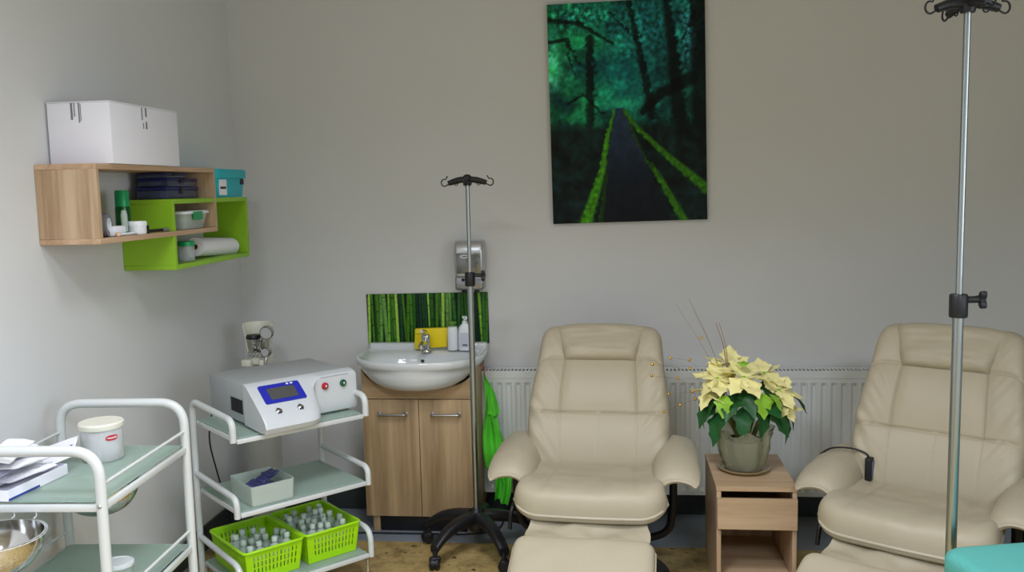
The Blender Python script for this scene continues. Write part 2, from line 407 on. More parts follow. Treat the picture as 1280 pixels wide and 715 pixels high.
shelf_panel('bottom_panel', t, GY0, GY1, GZ0, GZ0+T, m_lime, xg)
shelf_panel('side_panel', t, GY0, GY0+T, GZ0+T, WZ0-0.0005, m_lime, xg)
shelf_panel('side_panel', t, GY0, GY0+T, WZ0+T+0.0005, GZ1-T, m_lime, xg)
shelf_panel('side_panel', t, GY1-T, GY1, GZ0+T, GZ1-T, m_lime, xg)

# white carton
t = thing('cardboard_box', 'big white carton on top of the oak wall shelf', 'box', (-1.740, 3.045, WZ1+0.001))
b = new(); box(b, -0.110, 0.110, -0.235, 0.225, 0, 0.200, 0.002); link('carton', b, m_card, t)
for y0, y1 in ((-0.236, -0.006), (-0.004, 0.226)):
    b = new(); box(b, -0.111, 0.111, y0, y1, 0.2005, 0.204, 0.001); link('flap', b, m_card, t)
for k, (x0, w, z0, z1) in enumerate(((-0.026, 0.007, 0.145, 0.199), (-0.014, 0.003, 0.155, 0.199), (0.001, 0.004, 0.135, 0.199), (0.008, 0.002, 0.14, 0.196))):
    b = new(); box(b, x0, x0+w, -0.2362, -0.2352, z0, z1); link('printed_mark', b, m_grey, t, False)
for y0, w, z0, z1 in ((-0.035, 0.006, 0.155, 0.198), (-0.010, 0.010, 0.167, 0.198), (-0.010, 0.010, 0.125, 0.150), (-0.028, 0.005, 0.125, 0.145)):
    b = new(); box(b, 0.1101, 0.1108, y0, y0+w, z0, z1); link('printed_mark', b, m_grey, t, False)

# turquoise storage box
t = thing('storage_box', 'turquoise lidded box with white label on the lime shelf', 'box', (-1.748, 3.785, GZ1+0.001))
b = new(); loft(b, [[(x, y, z) for x, y in rrect(0.19*s, 0.31*s, 0.035)] for z, s in ((0, 0.93), (0.09, 1.0))]); link('box_body', b, m_teal, t)
b = new(); loft(b, [[(x, y, z) for x, y in rrect(0.205*s, 0.328*s, 0.040)] for z, s in ((0.083, 1), (0.116, 1.0), (0.121, 0.97))]); link('lid', b, m_teal, t)
b = new(); box(b, 0.090, 0.0965, -0.125, -0.060, 0.010, 0.076, mi=0); box(b, 0.0965, 0.0970, -0.125, -0.067, 0.036, 0.046, mi=1)
o = link('label_sticker', b, [m_paper, m_darkprint], t, False); o['label'] = 'white sticker with a dark line'
b = new(); box(b, 0.084, 0.0965, 0.088, 0.125, 0.055, 0.081, 0.002); link('hand_hole', b, m_darkprint, t)

# items inside the shelves
SZ = WZ0+T+0.001
def organizer(loc, label, L=0.24, hh=0.045):
    t = thing('organizer_box', label, 'box', loc, 0, 'navy boxes stacked in the oak shelf')
    b = new(); box(b, -0.06, 0.06, -L/2, L/2, 0, hh*0.72, 0.004); link('tray', b, m_smoke, t)
    b = new(); box(b, -0.062, 0.062, -L/2-0.002, L/2+0.002, hh*0.72, hh, 0.004); link('lid', b, m_navy, t)
    b = new(); box(b, 0.062, 0.066, -0.03, -0.005, hh*0.4, hh*0.95, 0.001); link('latch', b, m_black, t)
    return t
organizer((-1.75, 3.40, GZ1+0.001), 'lowest of the smoky navy lidded boxes in the oak shelf', 0.27, 0.046)
organizer((-1.75, 3.405, GZ1+0.048), 'second smoky navy box, stacked above the lowest in the oak shelf', 0.25, 0.032)
organizer((-1.752, 3.36, GZ1+0.081), 'short navy box on top of the stack in the oak shelf', 0.17, 0.020)

t = thing('spray_bottle', 'tall dark green bottle with lighter green cap in the oak shelf', 'bottle', (-1.755, 3.065, SZ))
b = new(); lathe(b, [(0, 0), (0.024, 0), (0.026, 0.004), (0.026, 0.09), (0.025, 0.098), (0, 0.098)]); link('bottle_body', b, m_bottle, t)
b = new(); lathe(b, [(0, 0.098), (0.0245, 0.098), (0.0245, 0.150), (0.022, 0.156), (0, 0.156)]); link('cap', b, m_green, t)
t = thing('tube_bottle', 'slim pale green tube standing beside the green bottle', 'tube', (-1.70, 2.975, SZ))
b = new(); lathe(b, [(0, 0), (0.011, 0), (0.011, 0.07), (0.008, 0.085), (0, 0.088)]); link('tube_body', b, m_cloudy, t)
b = new(); lathe(b, [(0, 0), (0.012, 0), (0.012, 0.012), (0, 0.012)]); link('cap', b, m_green, t)
t = thing('cream_jar', 'small round white jar with lid on the oak shelf', 'jar', (-1.68, 3.022, SZ))
b = new(); lathe(b, [(0, 0), (0.029, 0), (0.031, 0.004), (0.031, 0.028), (0, 0.028)]); link('jar_body', b, m_wplastic, t)
b = new(); lathe(b, [(0, 0.028), (0.033, 0.028), (0.033, 0.043), (0.031, 0.046), (0, 0.046)]); link('lid', b, m_wplastic, t)
t = thing('tape_roll', 'grey and white tape roll standing on edge at near end of oak shelf', 'tape', (-1.70, 2.855, SZ+0.040), 0.25)
b = new(); lathe(b, [(0.022, -0.012), (0.040, -0.012), (0.040, 0.012), (0.022, 0.012), (0.022, -0.012)], M4=Matrix.Rotation(PI/2, 4, 'Y')); link('tape', b, M('grey_tape', (120, 120, 125), 0.5), t)
b = new(); lathe(b, [(0.019, -0.013), (0.0225, -0.013), (0.0225, 0.013), (0.019, 0.013), (0.019, -0.013)], M4=Matrix.Rotation(PI/2, 4, 'Y')); link('core', b, m_wplastic, t)
b = new(); box(b, -1.76, -1.672, 2.86, 2.935, SZ, SZ+0.034, 0.006)
tag(link('gauze_pack', b, m_paper), 'white folded gauze pack lying beside the grey tape roll', 'gauze pack')
b = new(); tube(b, [(-1.66, 2.865, SZ+0.006), (-1.66, 2.93, SZ+0.006), (-1.67, 3.0, SZ+0.006)], 0.0045)
tag(link('thermometer', b, m_wplastic), 'thin pale stick lying at the front edge of the oak shelf', 'thermometer')
b = new(); lathe(b, [(0, 0), (0.007, 0.001), (0.009, 0.008), (0.006, 0.014), (0, 0.016)], 14, (-1.655, 2.852, SZ))
tag(link('small_knob', b, M('peach_plastic', (225, 190, 160), 0.4)), 'tiny peach knob at the near front corner of oak shelf', 'knob')
t = thing('marker_pen', 'black pen with a grey cap lying on the oak shelf', 'pen', (-1.68, 3.08, SZ+0.007))
b = new(); tube(b, [(0, 0, 0), (0.01, 0.10, 0)], 0.006); link('barrel', b, m_black, t)
b = new(); tube(b, [(0.01, 0.10, 0), (0.014, 0.135, 0)], 0.0068); link('cap', b, m_grey, t)
t = thing('inhaler', 'small black stub standing just beside the white jar', 'bottle', (-1.672, 3.073, SZ))
b = new(); box(b, -0.006, 0.006, -0.007, 0.007, 0, 0.03, 0.002); link('inhaler_body', b, m_black, t)
# food tub
t = thing('food_container', 'clear plastic tub with white lid and green clips in the oak shelf', 'container', (-1.730, 3.465, SZ))
b = new(); lp = [[(x, y, z) for x, y in rrect(0.125*s, 0.215*s, 0.025)] for z, s in ((0, 0.82), (0.06, 1.0), (0.06, 0.965), (0.003, 0.79))]; loft(b, lp, cap0=True, cap1=True); link('tub', b, m_cloudy, t)
b = new(); loft(b, [[(x, y, z) for x, y in rrect(0.14*s, 0.228*s, 0.03)] for z, s in ((0.060, 1), (0.068, 1.0), (0.072, 0.95))]); link('lid', b, m_wplastic, t)
for dy in (-0.03,):
    b = new(); box(b, 0.069, 0.075, dy-0.02, dy+0.055, 0.035, 0.068, 0.002); link('clip', b, m_green, t)
# lower lime shelf
GS = GZ0+T+0.001
t = thing('paper_roll', 'white paper roll lying in the bottom of the lime shelf', 'paper roll', (-1.718, 3.71, GS+0.039), 0)
b = new(); lathe(b, [(0.012, -0.175), (0.039, -0.175), (0.0395, 0), (0.039, 0.175), (0.012, 0.175), (0.012, -0.175)], 36, M4=Matrix.Rotation(PI/2-0.06, 4, 'X')); link('roll', b, m_paper, t)
b = new(); lathe(b, [(0.009, -0.176), (0.0122, -0.176), (0.0122, 0.176), (0.009, 0.176), (0.009, -0.176)], 20, M4=Matrix.Rotation(PI/2-0.06, 4, 'X')); link('core_tube', b, M('brown_card', (170, 140, 105), 0.8), t)
t = thing('glass_jar', 'small clear jar with green lid at near end of lime shelf', 'jar', (-1.69, 3.40, GS))
b = new(); lathe(b, [(0, 0), (0.029, 0), (0.031, 0.005), (0.031, 0.06), (0.028, 0.062), (0.028, 0.006), (0, 0.004)]); link('jar_body', b, m_clear, t)
b = new(); lathe(b, [(0, 0.062), (0.033, 0.062), (0.033, 0.078), (0.03, 0.081), (0, 0.081)]); link('lid', b, m_green, t)

# ------------------------------------------------------------------ vanity, basin and what stands on it
VX0, VX1, VY, VZ0, VZ1 = -1.168, -0.636, 4.0, 0.078, 0.80
cx = (VX0+VX1)/2
t = thing('vanity_cabinet', 'oak two-door vanity cabinet standing under the white washbasin', 'cabinet', (cx, 4.14, 0))
def lb(nm, x0, x1, y0, y1, z0, z1, mat, par=t, bev=0.0015):
    b = new(); o = par.location; box(b, x0-o.x, x1-o.x, y0-o.y, y1-o.y, z0-o.z, z1-o.z, bev); return link(nm, b, mat, par)
lb('side_panel', VX0, VX0+0.016, VY+0.001, 4.282, VZ0, 0.80, m_cab); lb('side_panel', VX1-0.016, VX1, VY+0.001, 4.282, VZ0, 0.80, m_cab)
lb('bottom_panel', VX0+0.0165, VX1-0.0165, VY+0.001, 4.282, VZ0, VZ0+0.016, m_cab)
lb('back_panel', VX0+0.0165, VX1-0.0165, 4.272, 4.282, VZ0+0.017, 0.60, m_cab)
for x in (VX0+0.025, VX1-0.055):
    for y in (VY+0.005, 4.24): lb('foot', x, x+0.032, y, y+0.03, 0.0, VZ0-0.0005, m_cab)
b = new(); box(b, VX0+0.060-cx, VX1-0.060-cx, VY+0.012-4.14, VY+0.026-4.14, 0.001, VZ0-0.001, 0.001); link('plinth', b, m_black, t)
# fascia with a curved cut-out for the bowl
b = new(); hw = (VX1-VX0)/2; pts = [(-hw, 0.645), (hw, 0.645), (hw, 0.80)]
for k in range(25):
    a = PI*k/24; pts.append((0.262*math.cos(a), 0.80-0.118*math.sin(a)**0.8))
pts.append((-hw, 0.80)); prism(b, pts, VY-0.016-4.14, VY-4.14); link('fascia', b, m_cabx, t, angle=20)
DZ0, DZ1 = 0.082, 0.641
for x0, x1 in ((VX0, cx-0.0015), (cx+0.0015, VX1)):
    d = lb('door', x0, x1, VY-0.018, VY, DZ0, DZ1, m_cab)
    b = new(); hx = (x0+x1)/2+(0.012 if x0 < cx-0.1 else -0.005)-cx; yy = VY-0.018-4.14
    tube(b, fillet([(hx-0.064, yy+0.002, 0.574), (hx-0.064, yy-0.028, 0.574), (hx+0.064, yy-0.028, 0.574), (hx+0.064, yy+0.002, 0.574)], 0.008), 0.006)
    box(b, hx-0.072, hx-0.054, yy-0.006, yy-0.0005, 0.564, 0.584, 0.002); box(b, hx+0.054, hx+0.072, yy-0.006, yy-0.0005, 0.564, 0.584, 0.002)
    link('handle', b, m_steel, d)

def outline(s, z, n=72, front=0.235, back=0.225, w=0.302, cy=4.063, ey=0.0):
    out = []
    for k in range(n):
        a = 2*PI*k/n; ca, sa = math.cos(a), math.sin(a)
        if sa < 0: p = (w*s*math.copysign(abs(ca)**0.82, ca), front*s*math.copysign(abs(sa)**0.95, sa))
        else: p = (w*s*math.copysign(abs(ca)**0.35, ca), back*s*abs(sa)**0.35)
        out.append((p[0], p[1]+cy+ey, z))
    return out
def ell(rx, ry, cy, z, n=72): return [(rx*math.cos(2*PI*k/n), cy+ry*math.sin(2*PI*k/n), z) for k in range(n)]
t = thing('washbasin', 'white ceramic washbasin with bowed front on the oak vanity', 'washbasin', (-0.903, 0, 0))
b = new()
loft(b, [ell(0.05, 0.05, 4.03, 0.688), ell(0.12, 0.10, 4.02, 0.693), ell(0.18, 0.145, 4.01, 0.711), ell(0.228, 0.168, 4.010, 0.742), ell(0.262, 0.186, 4.025, 0.775), ell(0.282, 0.200, 4.038, 0.797),
         outline(0.965, 0.803), outline(0.99, 0.813), outline(1.0, 0.826), outline(0.995, 0.837), outline(0.975, 0.842), outline(0.945, 0.839),
         [(x, y-0.006, z) for x, y, z in outline(0.90, 0.833)],
         ell(0.235, 0.138, 3.985, 0.822), ell(0.222, 0.128, 3.985, 0.805), ell(0.19, 0.112, 3.99, 0.765), ell(0.13, 0.08, 4.0, 0.735), ell(0.06, 0.04, 4.01, 0.722), ell(0.024, 0.024, 4.015, 0.719)])
link('basin', b, m_ceramic, t, angle=70)
b = new(); box(b, -0.292, 0.292, 4.232, 4.288, 0.815, 0.862, 0.012, 3); link('upstand', b, m_ceramic, t)
b = new(); lathe(b, [(0, 0.0), (0.017, 0.0), (0.019, 0.002), (0.016, 0.004), (0, 0.003)], c=(0, 4.015, 0.7205)); link('drain', b, m_chrome, t)
b = new(); lathe(b, [(0, 0), (0.009, 0), (0.009, 0.002), (0, 0.002)], 16, M4=Matrix.Translation((0.0, 4.112, 0.797)) @ Matrix.Rotation(math.radians(68), 4, 'X')); link('overflow_hole', b, m_black, t)

t = thing('tap', 'chrome single lever mixer tap at back of the washbasin', 'tap', (-0.893, 4.155, 0.836))
b = new(); lathe(b, [(0, 0), (0.027, 0), (0.026, 0.008), (0.022, 0.012), (0.021, 0.06), (0.023, 0.07), (0.018, 0.084), (0, 0.088)]); link('tap_body', b, m_chrome, t)
b = new(); tube(b, fillet([(0, -0.005, 0.035), (0, -0.07, 0.052), (0, -0.115, 0.047)], 0.03), lambda q: 0.015-0.003*q); tube(b, [(0, -0.11, 0.047), (0, -0.112, 0.03)], 0.010); link('spout', b, m_chrome, t)
b = new(); tube(b, fillet([(0, 0.0, 0.082), (0, -0.03, 0.098), (0.0, -0.095, 0.112)], 0.02), lambda q: 0.015-0.006*q); link('lever', b, m_chrome, t)

b = new(); prism(b, [(-0.08, 0), (0.08, 0.012), (0.085, 0.105), (-0.075, 0.10)], 0, 0.028, bev=0.004); box(b, -0.072, -0.03, -0.0006, 0.001, 0.075, 0.078, mi=1)
tag(link('sponge_packet', b, [m_yellow, M('mustard_print', (170, 140, 10), 0.6)], None, loc=(-0.880, 4.196, 0.8375)), 'bright yellow packet leaning behind the chrome tap', 'packet')
t = thing('soap_bottle', 'white pump soap bottle with label on the washbasin ledge', 'soap bottle', (-0.707, 4.178, 0.838))
b = new(); loft(b, [[(x, y, z) for x, y in rrect(0.066*s, 0.042*q, 0.0195*q)] for z, s, q in ((0, 0.9, 0.9), (0.004, 1, 1), (0.09, 0.98, 0.98), (0.112, 0.86, 0.9), (0.125, 0.5, 0.62), (0.129, 0.4, 0.6))]); link('bottle_body', b, m_wplastic, t)
b = new(); lathe(b, [(0, 0.129), (0.013, 0.129), (0.013, 0.140), (0.006, 0.142), (0.006, 0.152), (0.012, 0.153), (0.012, 0.163), (0, 0.165)], 20); tube(b, [(0, 0, 0.158), (0.012, -0.032, 0.156)], 0.006, 8); link('pump', b, m_wplastic, t)
b = new(); box(b, -0.020, 0.022, -0.0225, -0.0212, 0.018, 0.086, 0.0); o = link('label_sticker', b, M('pale_label', (205, 206, 220), 0.5), t, False)
b = new(); box(b, -0.010, 0.014, -0.0232, -0.0226, 0.022, 0.032, 0.0); link('label_print', b, m_grey, o, False)
t = thing('soap_bottle', 'shorter plain white bottle with green cap left of the pump bottle', 'bottle', (-0.768, 4.185, 0.838))
b = new(); lathe(b, [(0, 0), (0.024, 0), (0.026, 0.005), (0.026, 0.10), (0.022, 0.112), (0, 0.114)]); link('bottle_body', b, m_wplastic, t)
b = new(); lathe(b, [(0, 0.114), (0.009, 0.114), (0.009, 0.128), (0.02, 0.130), (0.02, 0.136), (0, 0.138)], 20); link('cap', b, M('lime_cap', (110, 150, 60), 0.4), t)

# chrome dispenser on the wall
t = thing('soap_dispenser', 'chrome wall dispenser with black nozzle above the bamboo splashback', 'dispenser', (-0.684, 4.298, 1.105))
def disp(z, w, d): return [(x, y-d/2, z) for x, y in rrect(w, d, 0.018)]
b = new(); loft(b, [disp(0.055, 0.125, 0.07), disp(0.062, 0.134, 0.085), disp(0.12, 0.142, 0.098), disp(0.20, 0.144, 0.10), disp(0.238, 0.142, 0.092), disp(0.250, 0.134, 0.078)]); link('housing', b, M('dispenser_chrome', (196, 198, 200), 0.32, 0.75), t)
b = new(); box(b, -0.058, 0.058, -0.104, -0.094, 0.098, 0.196, 0.004); o = link('window', b, M('smoky_window', (118, 120, 118), 0.2, 0.6, coat=0.5), t)
b = new(); box(b, -0.068, 0.068, -0.100, -0.02, 0.018, 0.085, 0.01, 3); link('push_lever', b, M('dispenser_grey', (150, 152, 156), 0.25, 0.8), t)
b = new(); lathe(b, [(0, 0), (0.008, 0), (0.008, 0.004), (0, 0.004)], 16, M4=Matrix.Translation((-0.028, -0.1, 0.068)) @ Matrix.Rotation(PI/2, 4, 'X')); link('lock', b, m_black, t)
b = new(); box(b, -0.042, -0.02, -0.07, -0.03, 0.0, 0.018, 0.004); box(b, 0.02, 0.04, -0.07, -0.03, 0.0, 0.018, 0.004); link('nozzle', b, m_black, t)
b = new(); prism(b, [(0.022*math.cos(a*PI/6)-0.018, 0.180+0.0085*math.sin(a*PI/6)) for a in range(12)], -0.1065, -0.1042, mi=0); prism(b, [(0.015*math.cos(a*PI/6)-0.018, 0.180+0.0045*math.sin(a*PI/6)) for a in range(12)], -0.107, -0.1064, mi=1)
link('badge', b, [m_wplastic, m_grey], t)

# ------------------------------------------------------------------ radiator
t = thing('radiator', 'long white panel radiator with grille top on the back wall', 'radiator', (-0.634, 4.2, 0.13))
RW = 2.02; b = new(); n = int(RW/0.0115); H = 0.565
prof = []
for i in range(n+1):
    x = 0.02+(RW-0.04)*i/n; ph = (x/0.046) % 1
    y = 0.0 if ph < 0.5 else 0.009
    prof.append((x, y))
zr = [(0.0, 1.0), (0.02, 1.0), (0.035, 0.0), (H-0.035, 0.0), (H-0.02, 1.0), (H, 1.0)]
G = [[b.verts.new((x, (0.0 if k else y), z)) for x, y in prof] for z, k in zr]
for a, c in zip(G, G[1:]):
    for i in range(n): b.faces.new((a[i], a[i+1], c[i+1], c[i]))
box(b, 0.0, 0.02, -0.001, 0.012, 0, H, 0.002); box(b, RW-0.02, RW, -0.001, 0.012, 0, H, 0.002)
link('front_panel', b, m_rad, t, angle=25)
b = new(); box(b, 0.0, RW, 0.07, 0.083, 0, H, 0.003); link('rear_panel', b, m_rad, t)
b = new(); box(b, -0.002, 0.0, 0.0, 0.083, 0.01, H, 0.0); box(b, RW, RW+0.002, 0, 0.083, 0.01, H, 0.0); link('side_cover', b, m_rad, t)
b = new(); box(b, -0.002, RW+0.002, -0.002, 0.004, H, H+0.035, 0.001); box(b, -0.002, RW+0.002, 0.080, 0.086, H, H+0.035, 0.001)
box(b, -0.002, RW+0.002, 0.004, 0.012, H+0.029, H+0.034); box(b, -0.002, RW+0.002, 0.072, 0.080, H+0.029, H+0.034)
k = 0; x = 0.006
while x < RW-0.006: box(b, x, x+0.008, 0.012, 0.072, H+0.028, H+0.034); x += 0.018
link('top_grille', b, m_rad, t, False)
b = new(); box(b, 0.004, RW-0.004, 0.014, 0.068, 0.02, H+0.008); link('convector_fins', b, m_dark, t, False)
b = new()
for x in (0.3, RW-0.3): box(b, x, x+0.03, 0.083, 0.099, 0.1, 0.5, 0.002)
link('wall_bracket', b, m_rad, t)

# ------------------------------------------------------------------ drip stands
def make_stand(loc, rz, label, ztop, zcol, ang0):
    t = thing('drip_stand', label, 'drip stand', loc, rz, 'wheeled drip stands')
    b = new(); tube(b, [(0, 0, 0.155), (0, 0, zcol)], 0.0135, 16); link('lower_pole', b, m_tube, t)
    b = new(); tube(b, [(0, 0, zcol), (0, 0, ztop-0.01)], 0.0085, 14); link('upper_pole', b, m_tube, t)
    b = new(); lathe(b, [(0, -0.03), (0.021, -0.03), (0.0225, -0.026), (0.0225, 0.026), (0.02, 0.03), (0, 0.03)], 24, (0, 0, zcol)); tube(b, [(0.018, 0, zcol+0.015), (0.05, 0, zcol+0.015)], 0.009, 12)
    c = link('clamp_collar', b, m_black, t)
    b = new(); poly = []
    for k in range(24):
        a = 2*PI*k/24; r = 0.018+0.008*math.cos(3*a); poly.append((r*math.cos(a), zcol+0.015+r*math.sin(a)))
    prism(b, poly, 0.05, 0.066, 'X', bev=0.003); link('knob', b, m_black, c)
    # head
    h = bpy.data.objects.new('hook_head', None)
    b = new(); lathe(b, [(0, -0.025), (0.017, -0.025), (0.019, -0.018), (0.019, 0.012), (0.012, 0.02), (0, 0.022)], 20, (0, 0, ztop)); hd = link('hook_hub', b, m_black, t)
    for k in range(4):
        a = ang0+k*PI/2; ca, sa = math.cos(a), math.sin(a)
        def P(r, z, s=0): return (ca*r-sa*s, sa*r+ca*s, ztop+z)
        b = new()
        tube(b, fillet([P(0.012, 0.0), P(0.05, -0.003), P(0.082, -0.014)], 0.02), lambda q: 0.014-0.004*q, 10)
        tube(b, [P(0.03, -0.012), P(0.078, -0.022)], 0.003, 8)
        pts = [P(0.074, -0.014), P(0.086, -0.022)]
        for j in range(11):
            q = -2.2+j*0.42; pts.append(P(0.098+0.013*math.cos(q), -0.012+0.015*math.sin(q)))
        pts.append(P(0.084, 0.016)); tube(b, pts, 0.0026, 8)
        ring = [P(0.048+0.008*math.cos(2*PI*j/14), -0.016+0.008*math.sin(2*PI*j/14)) for j in range(14)]; tube(b, ring, 0.002, 6, closed=True)
        link('hook_arm', b, m_black, t)
    # star base
    b = new(); lathe(b, [(0, 0.10), (0.035, 0.10), (0.042, 0.11), (0.042, 0.16), (0.03, 0.178), (0.018, 0.20), (0, 0.20)], 24); link('base_hub', b, m_black, t)
    for k in range(5):
        a = math.radians(233+72*k)-rz; ca, sa = math.cos(a), math.sin(a)
        b = new(); loops = []
        for j in range(13):
            q = j/12; r = 0.03+0.225*q; zc = 0.162-0.008*q-0.066*q**3; hw_ = 0.030-0.007*q; hh = 0.027-0.008*q
            sec = rrect(hw_*2, hh*2, min(hw_, hh)*0.7, 3)
            loops.append([(ca*r-sa*s, sa*r+ca*s, zc+z) for s, z in sec])
        loft(b, loops)
        lg = link('base_leg', b, m_black, t)
        b = new(); ex, ey = ca*0.25, sa*0.25
        tube(b, [(ex, ey, 0.085), (ex, ey, 0.05)], 0.011, 12)
        R = Matrix.Translation((ex+ca*0.006, ey+sa*0.006, 0.027)) @ Matrix.Rotation(a+0.9, 4, 'Z') @ Matrix.Rotation(PI/2, 4, 'X')
        lathe(b, [(0, -0.022), (0.022, -0.022), (0.0265, -0.016), (0.0265, -0.005), (0.02, -0.004), (0.02, 0.004), (0.0265, 0.005), (0.0265, 0.016), (0.022, 0.022), (0, 0.022)], 24, M4=R)
        box(b, -0.013, 0.013, -0.024, 0.024, 0.030, 0.056, 0.008, 3, M4=Matrix.Translation((ex, ey, 0)) @ Matrix.Rotation(a+0.9, 4, 'Z'))
        link('castor', b, m_black, lg)
    return t
make_stand((-0.612, 3.785, 0.003), 0, 'far shorter drip stand on black star base before the vanity', 1.640, 1.215, 0.06)
make_stand((0.880, 2.395, 0.003), math.radians(5), 'near tall drip stand at right, before the second recliner', 2.030, 1.272, 0.12)

# ------------------------------------------------------------------ recliners
def make_recliner(loc, rz, label, recline=0.33, height=0.985):
    t = thing('recliner', label, 'recliner', loc, rz, 'cream leather recliners')
    X = Vector((1, 0, 0))
    zb, yb = 0.41, 0.13; yt = yb+recline; L = math.hypot(recline, height-zb)
    d = Vector((0, recline, height-zb)).normalized(); nrm = Vector((0, -d.z, d.y))
    sd = random.Random(3)
    def bmid(u, v):
        q = (v+1)/2
        w = 0.290+0.010*math.sin(PI*min(1, q*1.3)) - 0.026*max(0, q-0.45)/0.55
        au = abs(u); topdrop = 0.0
        if au > 0.70: topdrop = 0.075*(1-math.sqrt(max(0, 1-((au-0.70)/0.30)**2)))
        s = q*(L-topdrop)
        bow = -0.035*math.sin(PI*q)*0+0.03*math.sin(PI*q)
        return Vector((w*u, yb, zb))+d*s+nrm*(bow-0.04)+nrm*(0.028*au**3), nrm
    def btf(u, v):
        q = (v+1)/2; f = 0.078
        f += 0.016*gs(q-0.2, 0.16)
        for sv, amp in ((0.375, 0.008), (0.74, 0.008)):
            dd = q-sv
            f -= amp*gs(dd, 0.007)+0.006*gs(dd, 0.05)
        f += 0.010*(gs(q-0.56, 0.13))*(1-abs(u)**2)
        au = abs(u)-0.53
        f -= (0.009 if q > 0.375 else 0.004)*gs(au, 0.010)+(0.006*gs(au, 0.08) if q > 0.375 else 0)
        if q < 0.375: f -= 0.0015*gs(u, 0.010)
        f += 0.004*noise.noise(Vector((u*2+2, q*4, 1.5)))
        ed = max(0, abs(u)-0.5)*2
        f += 0.014*ed*noise.noise(Vector((u*1.5, q*15-abs(u)*9, 4.0)))*(1 if q < 0.75 else 0.4)
        return f
    b = new(); pillow(b, bmid, btf, lambda u, v: 0.065, 150, 190, 14, 16, 0.5); link('backrest', b, m_leather, t, angle=80)
    # head pillow
    def hmid(u, v):
        q = 0.73+0.27*(v+1)/2; p, n_ = bmid(0, 2*q-1)
        w = (0.152+0.052*(v+1)/2)
        return Vector((w*u, p.y, p.z))+nrm*0.052-d*0.006*(1-u*u)*0-d*(0.02*abs(u)**4*(v+1)/2), nrm
    b = new(); pillow(b, hmid, lambda u, v: 0.046-0.002*gs(abs(u)-0.62, 0.03)+0.010*gs(v+0.5, 0.5)+0.004*noise.noise(Vector((u*2, v*4, 9))), lambda u, v: 0.012, 48, 40, 10, 8, 0.45); h = link('head_pillow', b, m_leather, t, angle=80)
    b = new(); tube(b, [hmid(u/12, -1)[0]+nrm*0.004-d*0.001 for u in range(-12, 13)], 0.004, 8); link('piping', b, m_piping, h)
    # seat
    def smid(u, v):
        q = (v+1)/2; y = -0.265+0.47*q; au = abs(u)
        w = 0.292-0.045*q
        y -= 0.018*(1-u*u)*(1-q)
        y += 0.075*(1-q)*(1-math.sqrt(max(0, 1-max(0, (au-0.66)/0.34)**2)))
        return Vector((w*u, y, 0.378+0.012*q+0.030*max(0, (au-0.65)/0.35)**2)), Vector((0, 0, 1))
    def stf(u, v):
        q = (v+1)/2; f = 0.092-0.018*q+0.012*gs(q-0.22, 0.2)
        f -= 0.006*gs(abs(u)-0.62, 0.035)*(1 if q > 0.2 else q*5)
        f += 0.006*noise.noise(Vector((u*2.5, q*3.5, 2)))+0.003*noise.noise(Vector((u*7, q*9, 5)))
        return f-0.010*gs(u, 0.5)*q
    b = new(); pillow(b, smid, stf, lambda u, v: 0.032, 80, 80, 12, 10, 0.34); s = link('seat', b, m_leather, t, angle=80)
    b = new(); pts = [smid(-1, 1-k/8*2)[0] for k in range(9)]+[smid(-1+k/12, -1)[0] for k in range(1, 24)]+[smid(1, -1+k/8*2)[0] for k in range(9)]
    tube(b, pts, 0.0055, 8); link('piping', b, m_piping, s)
    # armrests
    for sg in (-1, 1):
        def amid(u, v, sg=sg):
            q = (v+1)/2; y = -0.135+0.39*q; z = 0.524+0.018*q**0.8-0.040*(1-q)**5
            D = 0.036 if u < 0 else 0.075+0.06*q; wd = 0.074
            th = u*PI/2
            xo = 0.306-math.sin(th)*wd+0.012*(1-q)
            lip = 0.012*max(0, -u-0.75)/0.25
            z2 = z-D*(1-math.cos(th))+lip
            n_ = Vector((-sg*math.sin(th)*0.9, 0, math.cos(th)+0.25)).normalized(); n_.y = 0
            return Vector((sg*(xo+0.006), y, z2)), Vector((-sg*-(-math.sin(th)), 0, 0)).lerp(Vector((0, 0, 1)), 0.0)+Vector((0, 0, max(0.25, math.cos(th)))) if False else Vector((sg*(-math.sin(th)), 0, max(0.2, math.cos(th)))).normalized()
        b = new(); pillow(b, amid, lambda u, v: 0.024+0.004*noise.noise(Vector((u*2, v*2, sg))), lambda u, v: 0.030, 40, 40, 8, 8, 0.45); a = link('armrest', b, m_leather, t, angle=80)
        b = new(); tube(b, [amid(-1+k/14*2, -1)[0] for k in range(15)], 0.005, 8); tube(b, [amid(-1, -1+k/14*2)[0] for k in range(15)], 0.004, 8); link('piping', b, m_piping, a)
        b = new(); xo = sg*0.312
        tube(b, fillet([(xo, -0.04, 0.515), (xo, -0.02, 0.36), (xo*0.95, 0.02, 0.22), (xo*0.5, 0.03, 0.17)], 0.05), 0.016, 10)
        box(b, xo-0.018, xo+0.018, -0.07, 0.18, 0.505, 0.522, 0.004); box(b, xo-0.012, xo+0.012, 0.12, 0.16, 0.25, 0.51, 0.004); link('arm_bracket', b, m_blackm, t)
    b = new(); tube(b, fillet([(-0.306, 0.0, 0.36), (-0.325, -0.09, 0.33), (-0.33, -0.10, 0.25)], 0.03), 0.009, 8); link('recline_lever', b, m_black, t)
    # underframe and base
    b = new(); box(b, -0.22, 0.22, -0.2, 0.18, 0.33, 0.355, 0.006); box(b, -0.20, -0.17, -0.24, 0.15, 0.24, 0.335, 0.006); box(b, 0.17, 0.20, -0.24, 0.15, 0.24, 0.335, 0.006); box(b, -0.2, 0.2, -0.03, 0.07, 0.22, 0.335, 0.01); link('underframe', b, m_blackm, t)
